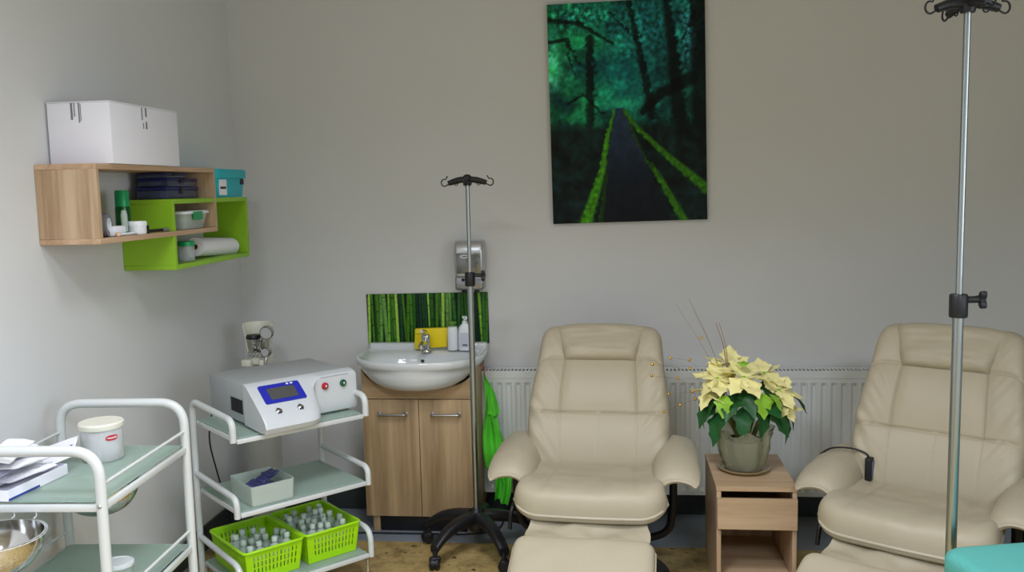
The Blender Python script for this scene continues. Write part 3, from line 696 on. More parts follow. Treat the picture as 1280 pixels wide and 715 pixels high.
    b = new(); lathe(b, [(0, 0), (0.30, 0), (0.31, 0.012), (0.30, 0.032), (0.24, 0.048), (0.09, 0.075), (0.045, 0.11), (0.045, 0.225), (0, 0.225)], 48, (0, 0.02, 0.0035)); link('base', b, m_black, t)
    # flap
    b = new(); nx_, ny_ = 40, 18; V = {}
    for i in range(nx_+1):
        for j in range(ny_+1):
            u = -1+2*i/nx_; q = j/ny_
            z = 0.366-0.055*q-0.012*math.sin(PI*q)+0.009*noise.noise(Vector((u*2+q*3, q*5-u*2, 3)))+0.006*math.sin(u*5+q*8)
            V[i, j] = (0.225*u*(1-0.03*math.sin(q*9)), -0.215-0.19*q, z)
    A = {k: b.verts.new(v) for k, v in V.items()}; Bq = {k: b.verts.new((v[0], v[1], v[2]-0.005)) for k, v in V.items()}
    for i in range(nx_):
        for j in range(ny_):
            b.faces.new((A[i, j], A[i+1, j], A[i+1, j+1], A[i, j+1])); b.faces.new((Bq[i, j], Bq[i, j+1], Bq[i+1, j+1], Bq[i+1, j]))
    for i in range(nx_): b.faces.new((A[i, 0], Bq[i, 0], Bq[i+1, 0], A[i+1, 0])); b.faces.new((A[i, ny_], A[i+1, ny_], Bq[i+1, ny_], Bq[i, ny_]))
    for j in range(ny_): b.faces.new((A[0, j], A[0, j+1], Bq[0, j+1], Bq[0, j])); b.faces.new((A[nx_, j], Bq[nx_, j], Bq[nx_, j+1], A[nx_, j+1]))
    link('leather_flap', b, m_leather, t, angle=80)
    # footrest
    fd = Vector((0, -0.30, -0.14)).normalized(); fn = Vector((0, -0.14, 0.30)).normalized()
    def fmid(u, v):
        q = (v+1)/2; au = abs(u)
        s = 0.36*q; s += 0.04*(1-q)*(1-math.sqrt(max(0, 1-max(0, (au-0.8)/0.2)**2)))
        return Vector((0.252*u, -0.405, 0.335))+fd*s, fn
    b = new(); pillow(b, fmid, lambda u, v: 0.046-0.005*gs(u-0.1, 0.03)+0.004*noise.noise(Vector((u*3, v*2, 7))), lambda u, v: 0.04, 56, 48, 14, 10, 0.42); f = link('footrest', b, m_leather, t, angle=80)
    b = new(); tube(b, [fmid(-1, 1-k/8*2)[0] for k in range(9)]+[fmid(-1+k/12, -1)[0] for k in range(1, 24)]+[fmid(1, -1+k/8*2)[0] for k in range(9)], 0.0045, 8); link('piping', b, m_piping, f)
    b = new()
    for sx in (-0.15, 0.15): box(b, sx-0.008, sx+0.008, -0.50, -0.2, 0.245, 0.27, 0.003)
    link('footrest_linkage', b, m_blackm, t)
    return t
make_recliner((-0.085, 3.50, 0), math.radians(-4), 'cream leather recliner left of the poinsettia, facing straight out', 0.33, 0.985)
ch2 = make_recliner((1.078, 3.235, 0), math.radians(-33), 'cream leather recliner at right, turned left, behind the near drip stand', 0.27, 1.035)

# remote holster strapped to the left arm of the second recliner
a2 = math.radians(-33)
def C2(x, y, z): return (1.078+x*math.cos(a2)-y*math.sin(a2), 3.235+x*math.sin(a2)+y*math.cos(a2), z)
t = thing('remote_control', 'black handset on a cord looped over left arm of the right recliner', 'remote control', C2(-0.205, 0.10, 0.45), a2)
b = new(); box(b, -0.016, 0.010, -0.022, 0.022, 0.02, 0.108, 0.006, 3); link('handset', b, m_black, t)
b = new(); box(b, 0.0095, 0.0125, -0.014, 0.014, 0.035, 0.095, 0.001); link('key_panel', b, M('grey_blue_keys', (90, 105, 125), 0.4), t)
b = new(); tube(b, fillet([(-0.004, 0, 0.105), (-0.014, 0.0, 0.120), (-0.050, 0.0, 0.130), (-0.10, 0.0, 0.130), (-0.155, 0.003, 0.118), (-0.195, 0.006, 0.085)], 0.03), 0.0035, 8); link('cord', b, m_black, t)

# ------------------------------------------------------------------ side table and plant
TX0, TX1, TY0, TY1, TZ = 0.382, 0.686, 3.385, 3.815, 0.45
t = thing('side_table', 'narrow oak bedside table with one drawer between the two recliners', 'side table', ((TX0+TX1)/2, (TY0+TY1)/2, 0))
w2, d2 = (TX1-TX0)/2, (TY1-TY0)/2
def tb(nm, x0, x1, y0, y1, z0, z1, mat, par=t): b = new(); box(b, x0, x1, y0, y1, z0, z1, 0.0012, 1); return link(nm, b, mat, par)
tb('table_top', -w2, w2, -d2, d2, TZ-0.018, TZ, m_oakx)
tb('side_panel', -w2+0.002, -w2+0.019, -d2+0.002, d2-0.002, 0.0035, TZ-0.0185, m_oak); tb('side_panel', w2-0.019, w2-0.002, -d2+0.002, d2-0.002, 0.0035, TZ-0.0185, m_oak)
tb('back_panel', -w2+0.0195, w2-0.0195, d2-0.012, d2-0.004, 0.04, TZ-0.0185, m_oak)
tb('bottom_shelf', -w2+0.0195, w2-0.0195, -d2+0.006, d2-0.013, 0.075, 0.092, m_oakx)
tb('plinth', -w2+0.0195, w2-0.0195, -d2+0.012, -d2+0.026, 0.0035, 0.0745, m_oakx)
tb('shelf', -w2+0.0195, w2-0.0195, -d2+0.03, d2-0.013, 0.272, 0.285, m_oakx)
dr = tb('drawer', -w2+0.003, w2-0.003, -d2-0.016, -d2+0.0, 0.287, 0.408, m_oakx)

t = thing('potted_poinsettia', 'cream poinsettia in a cloudy wrapped pot on the side table', 'potted plant', (0.514, 3.60, TZ+0.001))
b = new(); lathe(b, [(0, 0), (0.080, 0), (0.094, 0.005), (0.104, 0.014), (0.101, 0.016), (0.09, 0.008), (0, 0.008)], 40); link('saucer', b, m_dish, t)
b = new(); lathe(b, [(0, 0.0095), (0.055, 0.0095), (0.058, 0.015), (0.072, 0.12), (0.074, 0.125), (0.069, 0.125), (0.067, 0.115), (0, 0.113)], 36); link('pot', b, m_pot, t)
b = new(); lathe(b, [(0, 0.1135), (0.06, 0.114), (0.062, 0.1145), (0, 0.12)], 24); link('soil', b, m_soil, t)
b = new(); seg = 64; loops = []
for z, r, am in ((0.010, 0.072, 0.0005), (0.025, 0.080, 0.003), (0.06, 0.092, 0.004), (0.10, 0.103, 0.004), (0.14, 0.106, 0.006), (0.170, 0.114, 0.009)):
    loops.append([((r+am*math.sin(9*a)+am*0.8*math.sin(17*a+z*40))*math.cos(a), (r+am*math.sin(9*a)+am*0.8*math.sin(17*a+z*40))*math.sin(a), z+am*1.2*math.sin(7*a)) for a in [2*PI*k/seg for k in range(seg)]])
inner = [[(x*0.978, y*0.978, z) for x, y, z in lp] for lp in loops[::-1]]
loft(b, loops+inner, cap0=False, cap1=False); link('wrap', b, m_cello, t, angle=80)

def leaf_mesh(nm, L, Wd, teeth, fold, droop, mat, seed):
    rs = random.Random(seed); b = new(); n = 14; rows = []
    for i in range(n+1):
        q = i/n; w = Wd*math.sin(PI*min(1, q**0.8))**0.85*(1-0.25*q)
        if teeth: w *= 1+0.42*max(0, math.sin(q*PI*6+0.6))*(1 if 0.2 < q < 0.8 else 0)
        w = max(w, 0.0008); z = -droop*q*q*L+0.004*math.sin(q*7+seed)
        row = []
        for s in (-1, -0.5, 0, 0.5, 1):
            row.append((s*w, q*L, z+fold*abs(s)*w+0.10*w*math.sin(s*3+q*9+seed)))
        rows.append(row)
    A = [[b.verts.new(p) for p in r] for r in rows]; Bq = [[b.verts.new((p[0], p[1], p[2]-0.0007)) for p in r] for r in rows]
    for i in range(n):
        for j in range(4):
            b.faces.new((A[i][j], A[i][j+1], A[i+1][j+1], A[i+1][j])); b.faces.new((Bq[i][j], Bq[i+1][j], Bq[i+1][j+1], Bq[i][j+1]))
        b.faces.new((A[i][0], A[i+1][0], Bq[i+1][0], Bq[i][0])); b.faces.new((A[i][4], Bq[i][4], Bq[i+1][4], A[i+1][4]))
    bmesh.ops.recalc_face_normals(b, faces=b.faces)
    me = bpy.data.meshes.new(nm); b.to_mesh(me); b.free(); me.materials.append(mat); me.shade_smooth(); me.set_sharp_from_angle(angle=1.2); return me
BR = [leaf_mesh('bract', 0.102, 0.036, True, 0.12, d_, m_bract, k) for k, d_ in enumerate((0.15, 0.3, 0.05))]
LD = [leaf_mesh('leaf', 0.125, 0.036, True, 0.15, d_, m_leafd, k+10) for k, d_ in enumerate((0.3, 0.55, 0.15))]
LY = leaf_mesh('leaf', 0.095, 0.034, True, 0.15, 0.3, m_leafy, 31)
def put(nm, me, base, az, el, roll_, sc, par=t):
    """leaf pointing at azimuth az, elevation el"""
    o = bpy.data.objects.new(nm, me); S.collection.objects.link(o); o.parent = par; o.location = base
    m3 = Matrix.Rotation(az-PI/2, 3, 'Z') @ Matrix.Rotation(el, 3, 'X') @ Matrix.Rotation(roll_, 3, 'Y')
    o.rotation_euler = m3.to_euler(); o.scale = (sc, sc, sc); return o
rp = random.Random(11)
heads = [(-0.005, -0.045, 0.385, 0.15, 1.12), (-0.105, -0.02, 0.375, -0.1, 1.0), (-0.135, -0.035, 0.325, -0.35, 0.95), (0.135, -0.01, 0.325, 0.3, 1.0), (0.085, 0.035, 0.385, 0.1, 0.95), (-0.05, 0.05, 0.42, 0.0, 1.0), (0.155, -0.03, 0.27, 0.6, 0.8)]
for k, (hx, hy, hz, tilt, sc) in enumerate(heads):
    st = new(); tube(st, fillet([(hx*0.15, hy*0.15, 0.112), (hx*0.45, hy*0.5, 0.22), (hx, hy, hz-0.01)], 0.06), 0.0038, 8); link('stem', st, m_stem, t)
    n = 6 if k != 2 else 5
    for j in range(n):
        az = 2*PI*j/n+k*0.7+rp.uniform(-0.2, 0.2)
        # tilt towards the viewer so the star shape shows
        el = 0.28-0.5*math.sin(az)*-1*0.6+rp.uniform(-0.15, 0.12)
        el = 0.12+0.62*math.sin(az)+rp.uniform(-0.1, 0.1)-tilt*math.cos(az)*0.8
        put('bract', BR[(j+k) % 3], (hx+0.004*math.cos(az), hy+0.004*math.sin(az), hz), az, el, rp.uniform(-0.3, 0.3), sc*rp.uniform(0.85, 1.08))
    cb = new()
    for j in range(5):
        a = j*2.4; r_ = 0.0035*math.sqrt(j); lathe(cb, [(0, 0), (0.0035, 0.002), (0.0035, 0.006), (0, 0.009)], 8, (hx+r_*math.cos(a), hy+r_*math.sin(a), hz))
    link('flower_centre', cb, m_leafy, t)
greens = [(-0.11, -0.03, 0.30, 195, -45, 1.1), (-0.14, 0.0, 0.31, 182, -55, 1.05), (-0.09, -0.06, 0.26, 222, -58, 1.2), (-0.01, -0.07, 0.275, 262, -55, 1.0), (0.055, -0.06, 0.285, 292, -48, 1.0),
          (0.09, -0.05, 0.28, 325, -48, 1.15), (0.13, -0.03, 0.27, 338, -62, 1.2), (0.14, 0.0, 0.31, 0, -40, 1.1), (0.06, -0.04, 0.32, 300, -25, 1.1), (-0.04, -0.05, 0.32, 245, -25, 1.05),
          (0.10, 0.06, 0.30, 45, -25, 1.0), (-0.08, 0.06, 0.30, 135, -25, 1.0), (0.0, 0.08, 0.30, 90, -20, 1.0), (0.0, -0.03, 0.34, 275, -18, 1.0), (0.05, 0.0, 0.35, 340, -15, 1.0), (-0.07, -0.02, 0.33, 215, -20, 1.0), (0.165, -0.01, 0.31, 8, -15, 0.8)]
for k, (x, y, z, az, el, sc) in enumerate(greens):
    put('leaf', LD[k % 3], (x, y, z), math.radians(az), math.radians(el), rp.uniform(-0.4, 0.4), sc)
    if k % 2 == 0:
        st = new(); tube(st, fillet([(x*0.2, y*0.2, 0.112), (x*0.5, y*0.5, z*0.75), (x, y, z)], 0.04), 0.0028, 6); link('stem', st, m_stem, t)
for x, y, z, az, el, sc in ((-0.085, -0.085, 0.325, 250, -50, 0.95), (0.055, -0.09, 0.335, 285, -55, 1.05), (0.085, -0.08, 0.33, 320, -30, 0.9), (-0.01, -0.05, 0.43, 80, 30, 0.6)):
    o = put('leaf', LY, (x, y, z), math.radians(az), math.radians(el), rp.uniform(-0.3, 0.3), sc); o['label'] = 'yellow-green young leaf'

# dried stems with gold beads stuck into the pot
t = thing('beaded_twigs', 'dried twigs and thin wires with gold beads stuck in the poinsettia pot', 'decoration', (0.495, 3.645, TZ+0.126))
O = Vector((0.495, 3.645, TZ+0.126))
wires = [[(0.40, 3.63, 0.80), (0.30, 3.60, 0.90), (0.222, 3.56, 0.916)], [(0.38, 3.62, 0.78), (0.27, 3.58, 0.875), (0.149, 3.52, 0.898)], [(0.38, 3.62, 0.76), (0.25, 3.58, 0.83), (0.147, 3.53, 0.850)],
         [(0.40, 3.62, 0.74), (0.31, 3.58, 0.775), (0.214, 3.55, 0.772)], [(0.40, 3.62, 0.72), (0.32, 3.58, 0.745), (0.195, 3.55, 0.70)]]
for k, w in enumerate(wires):
    pts = fillet([(0, 0, 0)]+[tuple(Vector(p)-O) for p in w], 0.08, 8); b = new(); tube(b, pts, 0.0006, 6); link('wire', b, m_twig, t)
    bp = [Vector(w[-1])-O]+([Vector(w[1])-O] if k != 1 else [])
    for q in bp:
        b = new(); bmesh.ops.create_icosphere(b, subdivisions=2, radius=0.0065, matrix=Matrix.Translation(q)); link('bead', b, m_gold, t)
for q in ((0.258, 3.55, 0.728), (0.30, 3.58, 0.87), (0.343, 3.58, 0.992)):
    b = new(); bmesh.ops.create_icosphere(b, subdivisions=2, radius=0.0065, matrix=Matrix.Translation(Vector(q)-O)); link('bead', b, m_gold, t)
for p0, p1, r in (((0.44, 3.64, 0.80), (0.297, 3.58, 1.149), 0.0018), ((0.43, 3.64, 0.80), (0.243, 3.58, 1.133), 0.0012), ((0.45, 3.63, 0.85), (0.404, 3.60, 1.05), 0.003), ((0.455, 3.63, 0.85), (0.416, 3.60, 1.05), 0.0025), ((0.44, 3.63, 0.8), (0.316, 3.6, 1.10), 0.001)):
    b = new(); P0 = Vector(p0)-O; P1 = Vector(p1)-O
    tube(b, fillet([(0, 0, 0), tuple(P0), tuple((P0+P1)/2+Vector((0.012, 0, 0))), tuple(P1)], 0.1, 6), lambda q, r=r: r*(1.2-0.7*q), 6); link('twig', b, m_twig, t)

# ------------------------------------------------------------------ oxygen cylinder in the corner
t = thing('gas_cylinder', 'pale gas cylinder in the corner with cream guard and chrome gauge', 'gas cylinder', (-1.645, 3.97, 0.0), 0)
b = new(); lathe(b, [(0, 0.0005), (0.07, 0.0005), (0.078, 0.01), (0.078, 0.68), (0.07, 0.74), (0.045, 0.79), (0.03, 0.81), (0.03, 0.83), (0, 0.83)], 40); link('cylinder_body', b, M('pale_cylinder_paint', (205, 208, 204), 0.45), t)
b = new(); seg = 40
lathe(b, [(0.034, 0.815), (0.055, 0.82), (0.060, 0.85), (0.052, 0.865), (0.048, 0.865), (0.055, 0.85), (0.05, 0.828), (0.034, 0.822), (0.034, 0.815)], 36)
def gr(z): return 0.052+0.020*(z-0.86)/0.145
arc = [math.radians(-20+220*k/22) for k in range(23)]
A_ = [[(gr(z)*f*math.cos(a), gr(z)*f*math.sin(a), z) for a in arc] for z, f in ((0.862, 1), (0.90, 1), (0.95, 1), (0.995, 1), (1.005, 0.98), (0.995, 0.93), (0.95, 0.93), (0.90, 0.93), (0.862, 0.93))]
V_ = [[b.verts.new(p_) for p_ in r_] for r_ in A_]; n_ = len(V_)
for i_ in range(n_):
    for k_ in range(22): b.faces.new((V_[i_][k_], V_[i_][k_+1], V_[(i_+1) % n_][k_+1], V_[(i_+1) % n_][k_]))
b.faces.new([r_[0] for r_ in V_]); b.faces.new([r_[22] for r_ in V_])
link('valve_guard', b, m_offwhite, t)
b = new(); lathe(b, [(0, 0.83), (0.014, 0.83), (0.014, 0.92), (0.02, 0.925), (0.02, 0.935), (0, 0.935)], 20); tube(b, [(0, 0, 0.875), (0.06, -0.06, 0.875)], 0.011, 12); tube(b, fillet([(0, 0, 0.87), (-0.012, -0.035, 0.89), (-0.012, -0.035, 0.937)], 0.02), 0.011, 12); v = link('valve', b, m_chrome, t)
b = new(); lathe(b, [(0, 0.935), (0.03, 0.937), (0.035, 0.945), (0.03, 0.956), (0, 0.958)], 20, (-0.012, -0.035, 0)); link('hand_wheel', b, m_black, v)
b = new(); lathe(b, [(0, -0.02), (0.02, -0.02), (0.023, -0.012), (0.023, 0.014), (0.017, 0.022), (0, 0.022)], 24, M4=Matrix.Translation((0.062, -0.068, 0.883)) @ Matrix.Rotation(PI/2, 4, 'X')); tube(b, [(0.062, -0.065, 0.88), (0.066, -0.065, 0.95)], 0.008, 10); tube(b, [(0.062, -0.065, 0.88), (0.055, -0.08, 0.83)], 0.008, 10)
for k in range(4): tube(b, [(-0.025+k*0.018, -0.06, 0.868), (-0.025+k*0.018, -0.075, 0.866)], 0.008, 10)
tube(b, [(-0.03, -0.058, 0.872), (0.04, -0.062, 0.874)], 0.01, 10); link('regulator', b, m_chrome, t)
b = new(); lathe(b, [(0, -0.014), (0.030, -0.014), (0.032, -0.008), (0.032, 0.010), (0.029, 0.014), (0.027, 0.010), (0, 0.010)], 28, M4=Matrix.Translation((0.068, -0.07, 0.972)) @ Matrix.Rotation(PI/2+0.15, 4, 'X')); g = link('gauge', b, m_chrome, t)
b = new(); lathe(b, [(0, 0.0105), (0.0265, 0.0105), (0.0265, 0.012), (0, 0.012)], 28, M4=Matrix.Translation((0.068, -0.07, 0.972)) @ Matrix.Rotation(PI/2+0.15, 4, 'X')); link('dial', b, M('dial_face', (190, 190, 186), 0.3), g)
for x0, x1 in ((-0.058, -0.012), (0.028, 0.050)):
    b = new(); box(b, x0, x1, -0.085, -0.055, 0.815, 0.846, 0.006); link('outlet_block', b, m_offwhite, t)

# ------------------------------------------------------------------ middle trolley (T2), turned 46.5 degrees
A2 = math.radians(46.5); TC = Vector((-1.316, 3.340, 0))
def T2(x, y, z): return (TC.x+x*math.cos(A2)-y*math.sin(A2), TC.y+x*math.sin(A2)+y*math.cos(A2), z)
t = thing('instrument_trolley', 'white tube trolley with three glass shelves carrying the grey machine', 'trolley', tuple(TC), A2)
hw_, hd_ = 0.262, 0.19
for sg in (-1, 1):
    b = new(); x = sg*(hw_+0.012)
    tube(b, fillet([(x, hd_, 0.085), (x, hd_, 0.805), (x, -hd_-0.004, 0.795), (x, -hd_-0.004, 0.715)], [0.05, 0.085], 10), 0.0125, 14)
    link('side_frame', b, m_white, t)
    for z, hh in ((0.45, 0.065), (0.15, 0.105)):
        b = new(); tube(b, fillet([(x, hd_-0.002, z+hh), (x, -hd_-0.004, z+hh-0.012), (x, -hd_-0.004, z-0.018)], 0.085, 10), 0.0115, 14); link('side_rail', b, m_white, t)
SH2 = (0.15, 0.45, 0.725)
for z in SH2:
    b = new()
    box(b, -hw_, hw_, -hd_-0.010, -hd_+0.008, z-0.019, z-0.002, 0.003); box(b, -hw_, hw_, hd_-0.014, hd_+0.002, z-0.019, z-0.002, 0.003)
    box(b, -hw_, -hw_+0.018, -hd_+0.008, hd_-0.014, z-0.019, z-0.002, 0.003); box(b, hw_-0.018, hw_, -hd_+0.008, hd_-0.014, z-0.019, z-0.002, 0.003)
    f = link('shelf_frame', b, m_white, t)
    b = new(); box(b, -hw_+0.006, hw_-0.006, -hd_+0.004, hd_-0.004, z-0.0015, z+0.0035, 0.001, 1); link('glass_shelf', b, m_glass, f)
for x in (-1, 1):
    for y in (-1, 1):
        b = new(); X0, Y0 = x*(hw_-0.005), y*hd_ if y > 0 else -hd_+0.0
        tube(b, [(X0, Y0, 0.122), (X0, Y0, 0.055)], 0.007, 8, mi=1)
        box(b, X0-0.016, X0+0.016, Y0-0.004-0.012, Y0+0.02, 0.034, 0.068, 0.006, 2, mi=1)
        lathe(b, [(0, -0.010), (0.024, -0.010), (0.028, -0.006), (0.028, 0.006), (0.024, 0.010), (0, 0.010)], 24, mi=0, M4=Matrix.Translation((X0, Y0+0.012, 0.0315)) @ Matrix.Rotation(PI/2, 4, 'Y'))
        link('castor', b, [m_black, m_chrome], t)

# the machine
t = thing('therapy_machine', 'grey and white medical machine with blue framed screen on the trolley', 'medical machine', T2(0, 0, 0.729), A2)
b = new(); box(b, -0.172, 0.272, -0.078, 0.262, 0.012, 0.160, 0.004); 
link('housing', b, m_greyb, t)
b = new(); box(b, -0.1735, -0.1725, -0.055, 0.055, 0.045, 0.10, 0.0005)
for k in range(6): box(b, -0.175, -0.1732, -0.050+k*0.017, -0.043+k*0.017, 0.049, 0.096)
link('side_vent', b, m_black, t)
b = new()
for x, y in ((-0.13, 0.22), (0.23, 0.22), (0.23, -0.03), (-0.13, -0.03)): lathe(b, [(0, 0), (0.014, 0), (0.012, 0.0125), (0, 0.0125)], 16, (x, y, 0.0))
link('rubber_foot', b, m_black, t)
# white console fascia: sections along x
def csec(x):
    k = 1.0 if x < 0.055 else max(0.0, 1-((x-0.055)/0.055))
    k = k*k*(3-2*k)
    if x < -0.165: k *= 1
    full = [(-0.074, 0.166), (-0.090, 0.165), (-0.112, 0.152), (-0.160, 0.119), (-0.215, 0.080), (-0.252, 0.048), (-0.262, 0.026), (-0.252, 0.008), (-0.215, 0.003), (-0.140, 0.006), (-0.074, 0.008)]
    flat = [(-0.074, 0.166), (-0.090, 0.165), (-0.118, 0.158), (-0.126, 0.148), (-0.127, 0.120), (-0.128, 0.085), (-0.128, 0.050), (-0.127, 0.020), (-0.122, 0.010), (-0.10, 0.008), (-0.074, 0.008)]
    kb = max(0.0, min(1.0, 1-((x-0.0)/0.095))) if x > 0.0 else 1.0; kb = math.sqrt(max(0, 1-(1-kb)**2))
    out = []
    for i, (f, g) in enumerate(zip(full, flat)):
        kk = k*(1 if i < 4 else kb); out.append((x, f[0]*kk+g[0]*(1-kk), f[1]*kk+g[1]*(1-kk)))
    return out
xs = [-0.176, -0.172]+[-0.165+0.02*i for i in range(12)]+[0.065, 0.075, 0.085, 0.095, 0.105, 0.115, 0.15, 0.2, 0.25, 0.272, 0.276]
loops = []
for x in xs:
    L0 = csec(x)
    if x in (xs[0], xs[-1]): L0 = [(x, -0.074+(y+0.074)*0.985, 0.085+(z-0.085)*0.975) for _, y, z in L0]
    loops.append(L0)
b = new(); loft(b, loops); fas = link('front_fascia', b, M('console_white', (202, 207, 209), 0.35), t, angle=35)
# screen lying on the sloping part: from (-0.108,.155) to (-.215,.08)
p0 = Vector((0, -0.112, 0.152)); p1 = Vector((0, -0.215, 0.080)); sd_ = (p1-p0).normalized(); sn = Vector((0, sd_.z, -sd_.y)); sn = Vector((0, -0.072, 0.103)).normalized()
def onslope(bm, x0, x1, s0, s1, h0, h1, mi=0, r=0.006, skew=0.0):
    pl = rrect(x1-x0, s1-s0, r, 4, (x0+x1)/2, (s0+s1)/2)
    loft(bm, [[tuple(Vector((x, 0, 0))+p0+sd_*s+sn*h) for x, s in pl] for h in (h0, h1)], mi)
b = new(); onslope(b, -0.138, 0.028, -0.002, 0.092, -0.004, 0.004, 0, 0.008); sc = link('screen_bezel', b, m_blue, t)
b = new(); onslope(b, -0.110, 0.0, 0.018, 0.076, 0.0035, 0.0048, 0, 0.002); link('screen', b, m_screen, sc)
b = new()
for x in (-0.02, -0.003): onslope(b, x-0.005, x+0.005, 0.003, 0.010, 0.0035, 0.0046, 0, 0.002)
link('logo_marks', b, m_wplastic, sc)
p0b, p1b = Vector((0, -0.215, 0.080)), Vector((0, -0.252, 0.048)); sdb = (p1b-p0b).normalized(); snb = Vector((0, -0.032, 0.037)).normalized()
for x in (-0.105, -0.018):
    b = new(); c0 = Vector((x, -0.221, 0.077))
    q = (Matrix.Translation(c0) @ snb.to_track_quat('Z', 'Y').to_matrix().to_4x4())
    lathe(b, [(0, -0.002), (0.012, -0.002), (0.012, 0.003), (0.008, 0.006), (0, 0.007)], 20, M4=q); k = link('button', b, m_steel, t)
    b = new(); box(b, -0.007, 0.007, -0.0115, -0.006, 0.002, 0.0068, M4=q); box(b, -0.005, 0.001, 0.007, 0.011, 0.002, 0.0066, M4=q); link('button_mark', b, m_darkprint, k)
for x, mm, nm in ((0.135, m_red, 'red_connector'), (0.215, m_dgreen, 'green_connector')):
    q = Matrix.Translation((x, -0.128, 0.118)) @ Matrix.Rotation(PI/2, 4, 'X')
    b = new(); lathe(b, [(0, 0), (0.014, 0), (0.014, 0.006), (0.011, 0.010), (0, 0.010)], 24, M4=q); c = link(nm, b, mm, t)
    b = new(); lathe(b, [(0, 0.010), (0.006, 0.010), (0.006, 0.016), (0, 0.018)], 16, M4=q); link('socket_pin', b, m_chrome, c)
b = new(); box(b, 0.12, 0.24, -0.127, -0.1205, 0.1515, 0.1535, 0.0, M4=None); link('name_strip', b, M('pale_grey_print', (185, 188, 192), 0.5), t)

# clear box with foil sachets on middle shelf
Z0 = 0.455
t = thing('open_box', 'clear open plastic box on the middle trolley shelf', 'box', T2(-0.125, -0.085, Z0), A2)
b = new(); ro = rrect(0.175, 0.20, 0.012, 4); ri = rrect(0.169, 0.194, 0.010, 4)
loft(b, [[(x*0.96, y*0.96, 0) for x, y in ro], [(x, y, 0.075) for x, y in ro], [(x, y, 0.075) for x, y in ri], [(x*0.96, y*0.96, 0.003) for x, y in ri]]); link('box_shell', b, m_cloudy, t)
rr_ = random.Random(5)
def sachet_mesh(w, l, seed, mat, th=0.006):
    b = new(); pillow(b, lambda u, v: (Vector((u*w/2, v*l/2, 0.004*noise.noise(Vector((u*2, v*2, seed))))), Vector((0, 0, 1))), lambda u, v: th+0.004*noise.noise(Vector((u*2, v*3, seed))), lambda u, v: th*0.6, 12, 12, 4, 4, 0.6)
    me = bpy.data.meshes.new('sachet'); b.to_mesh(me); b.free(); me.materials.append(mat); me.shade_smooth(); return me
SM = sachet_mesh(0.05, 0.07, 1, m_foil); SM2 = sachet_mesh(0.05, 0.07, 2, m_paper)
for k in range(9):
    x, y = -0.125+rr_.uniform(-0.045, 0.045), -0.06+rr_.uniform(-0.045, 0.03)
    o = bpy.data.objects.new('foil_sachet', SM if k % 3 else SM2); S.collection.objects.link(o)
    o.location = T2(x, y, Z0+0.014+0.0085*k); o.rotation_euler = (rr_.uniform(-0.3, 0.3), rr_.uniform(-0.3, 0.3), rr_.uniform(0, 6))
    tag(o, 'dark blue foil sachet in the clear open box' if k % 3 else 'white sachet among the foil ones in the clear open box', 'sachet', 'dark foil sachets in the clear box' if k % 3 else 'white sachets in the clear box')

# baskets
def make_basket(x, y, label):
    t = thing('plastic_basket', label, 'basket', T2(x, y, 0.155), A2)
    w, d, h = 0.236, 0.325, 0.122; th = 0.0025; b = new()
    def wall(p, q, n, slots):
        # wall from p to q (bottom, top scale) with rectangular slots
        rows = [(0.0, 0.030), (0.030, 0.050), (0.050, 0.056), (0.056, 0.076), (0.076, 0.082), (0.082, 0.100), (0.100, h)]
        P, Q = Vector(p), Vector(q); L = (Q-P).length; dirv = (Q-P).normalized(); nr = Vector((dirv.y, -dirv.x))
        nslot = int((L-0.03)/0.016); s0 = (L-nslot*0.016)/2
        def pt(s, z, off):
            f = 0.90+0.10*z/h; v = P+dirv*s+nr*off; return (v.x*f, v.y*f, z)
        def quadbox(s0_, s1_, z0, z1):
            c = [pt(s, z, o_) for o_ in (0, -th) for s, z in ((s0_, z0), (s1_, z0), (s1_, z1), (s0_, z1))]
            V = [b.verts.new(q_) for q_ in c]
            for f in ((0, 1, 2, 3), (7, 6, 5, 4), (0, 4, 5, 1), (1, 5, 6, 2), (2, 6, 7, 3), (3, 7, 4, 0)): b.faces.new([V[i] for i in f])
        for k, (z0, z1) in enumerate(rows):
            if k in (1, 3, 5):
                quadbox(0, s0, z0, z1); quadbox(L-s0, L, z0, z1)
                for j in range(nslot):
                    quadbox(s0+j*0.016, s0+j*0.016+0.0105, z0, z1)
            else: quadbox(0, L, z0, z1)
    c = [(-w/2, -d/2), (w/2, -d/2), (w/2, d/2), (-w/2, d/2)]
    for i in range(4): wall(c[i], c[(i+1) % 4], 0, 0)
    box(b, -w/2*0.9, w/2*0.9, -d/2*0.9, d/2*0.9, 0.0, 0.003)
    bk = link('basket_body', b, m_basket, t, False)
    b = new(); tube(b, [(x_, y_, h) for x_, y_ in rrect(w+0.006, d+0.006, 0.018, 5)], 0.0055, 8, closed=True); link('rim', b, m_basket, t)
    return t
make_basket(-0.125, 0.0, 'lime green slotted basket at left on the bottom trolley shelf')
make_basket(0.128, 0.004, 'lime green slotted basket at right on the bottom trolley shelf')
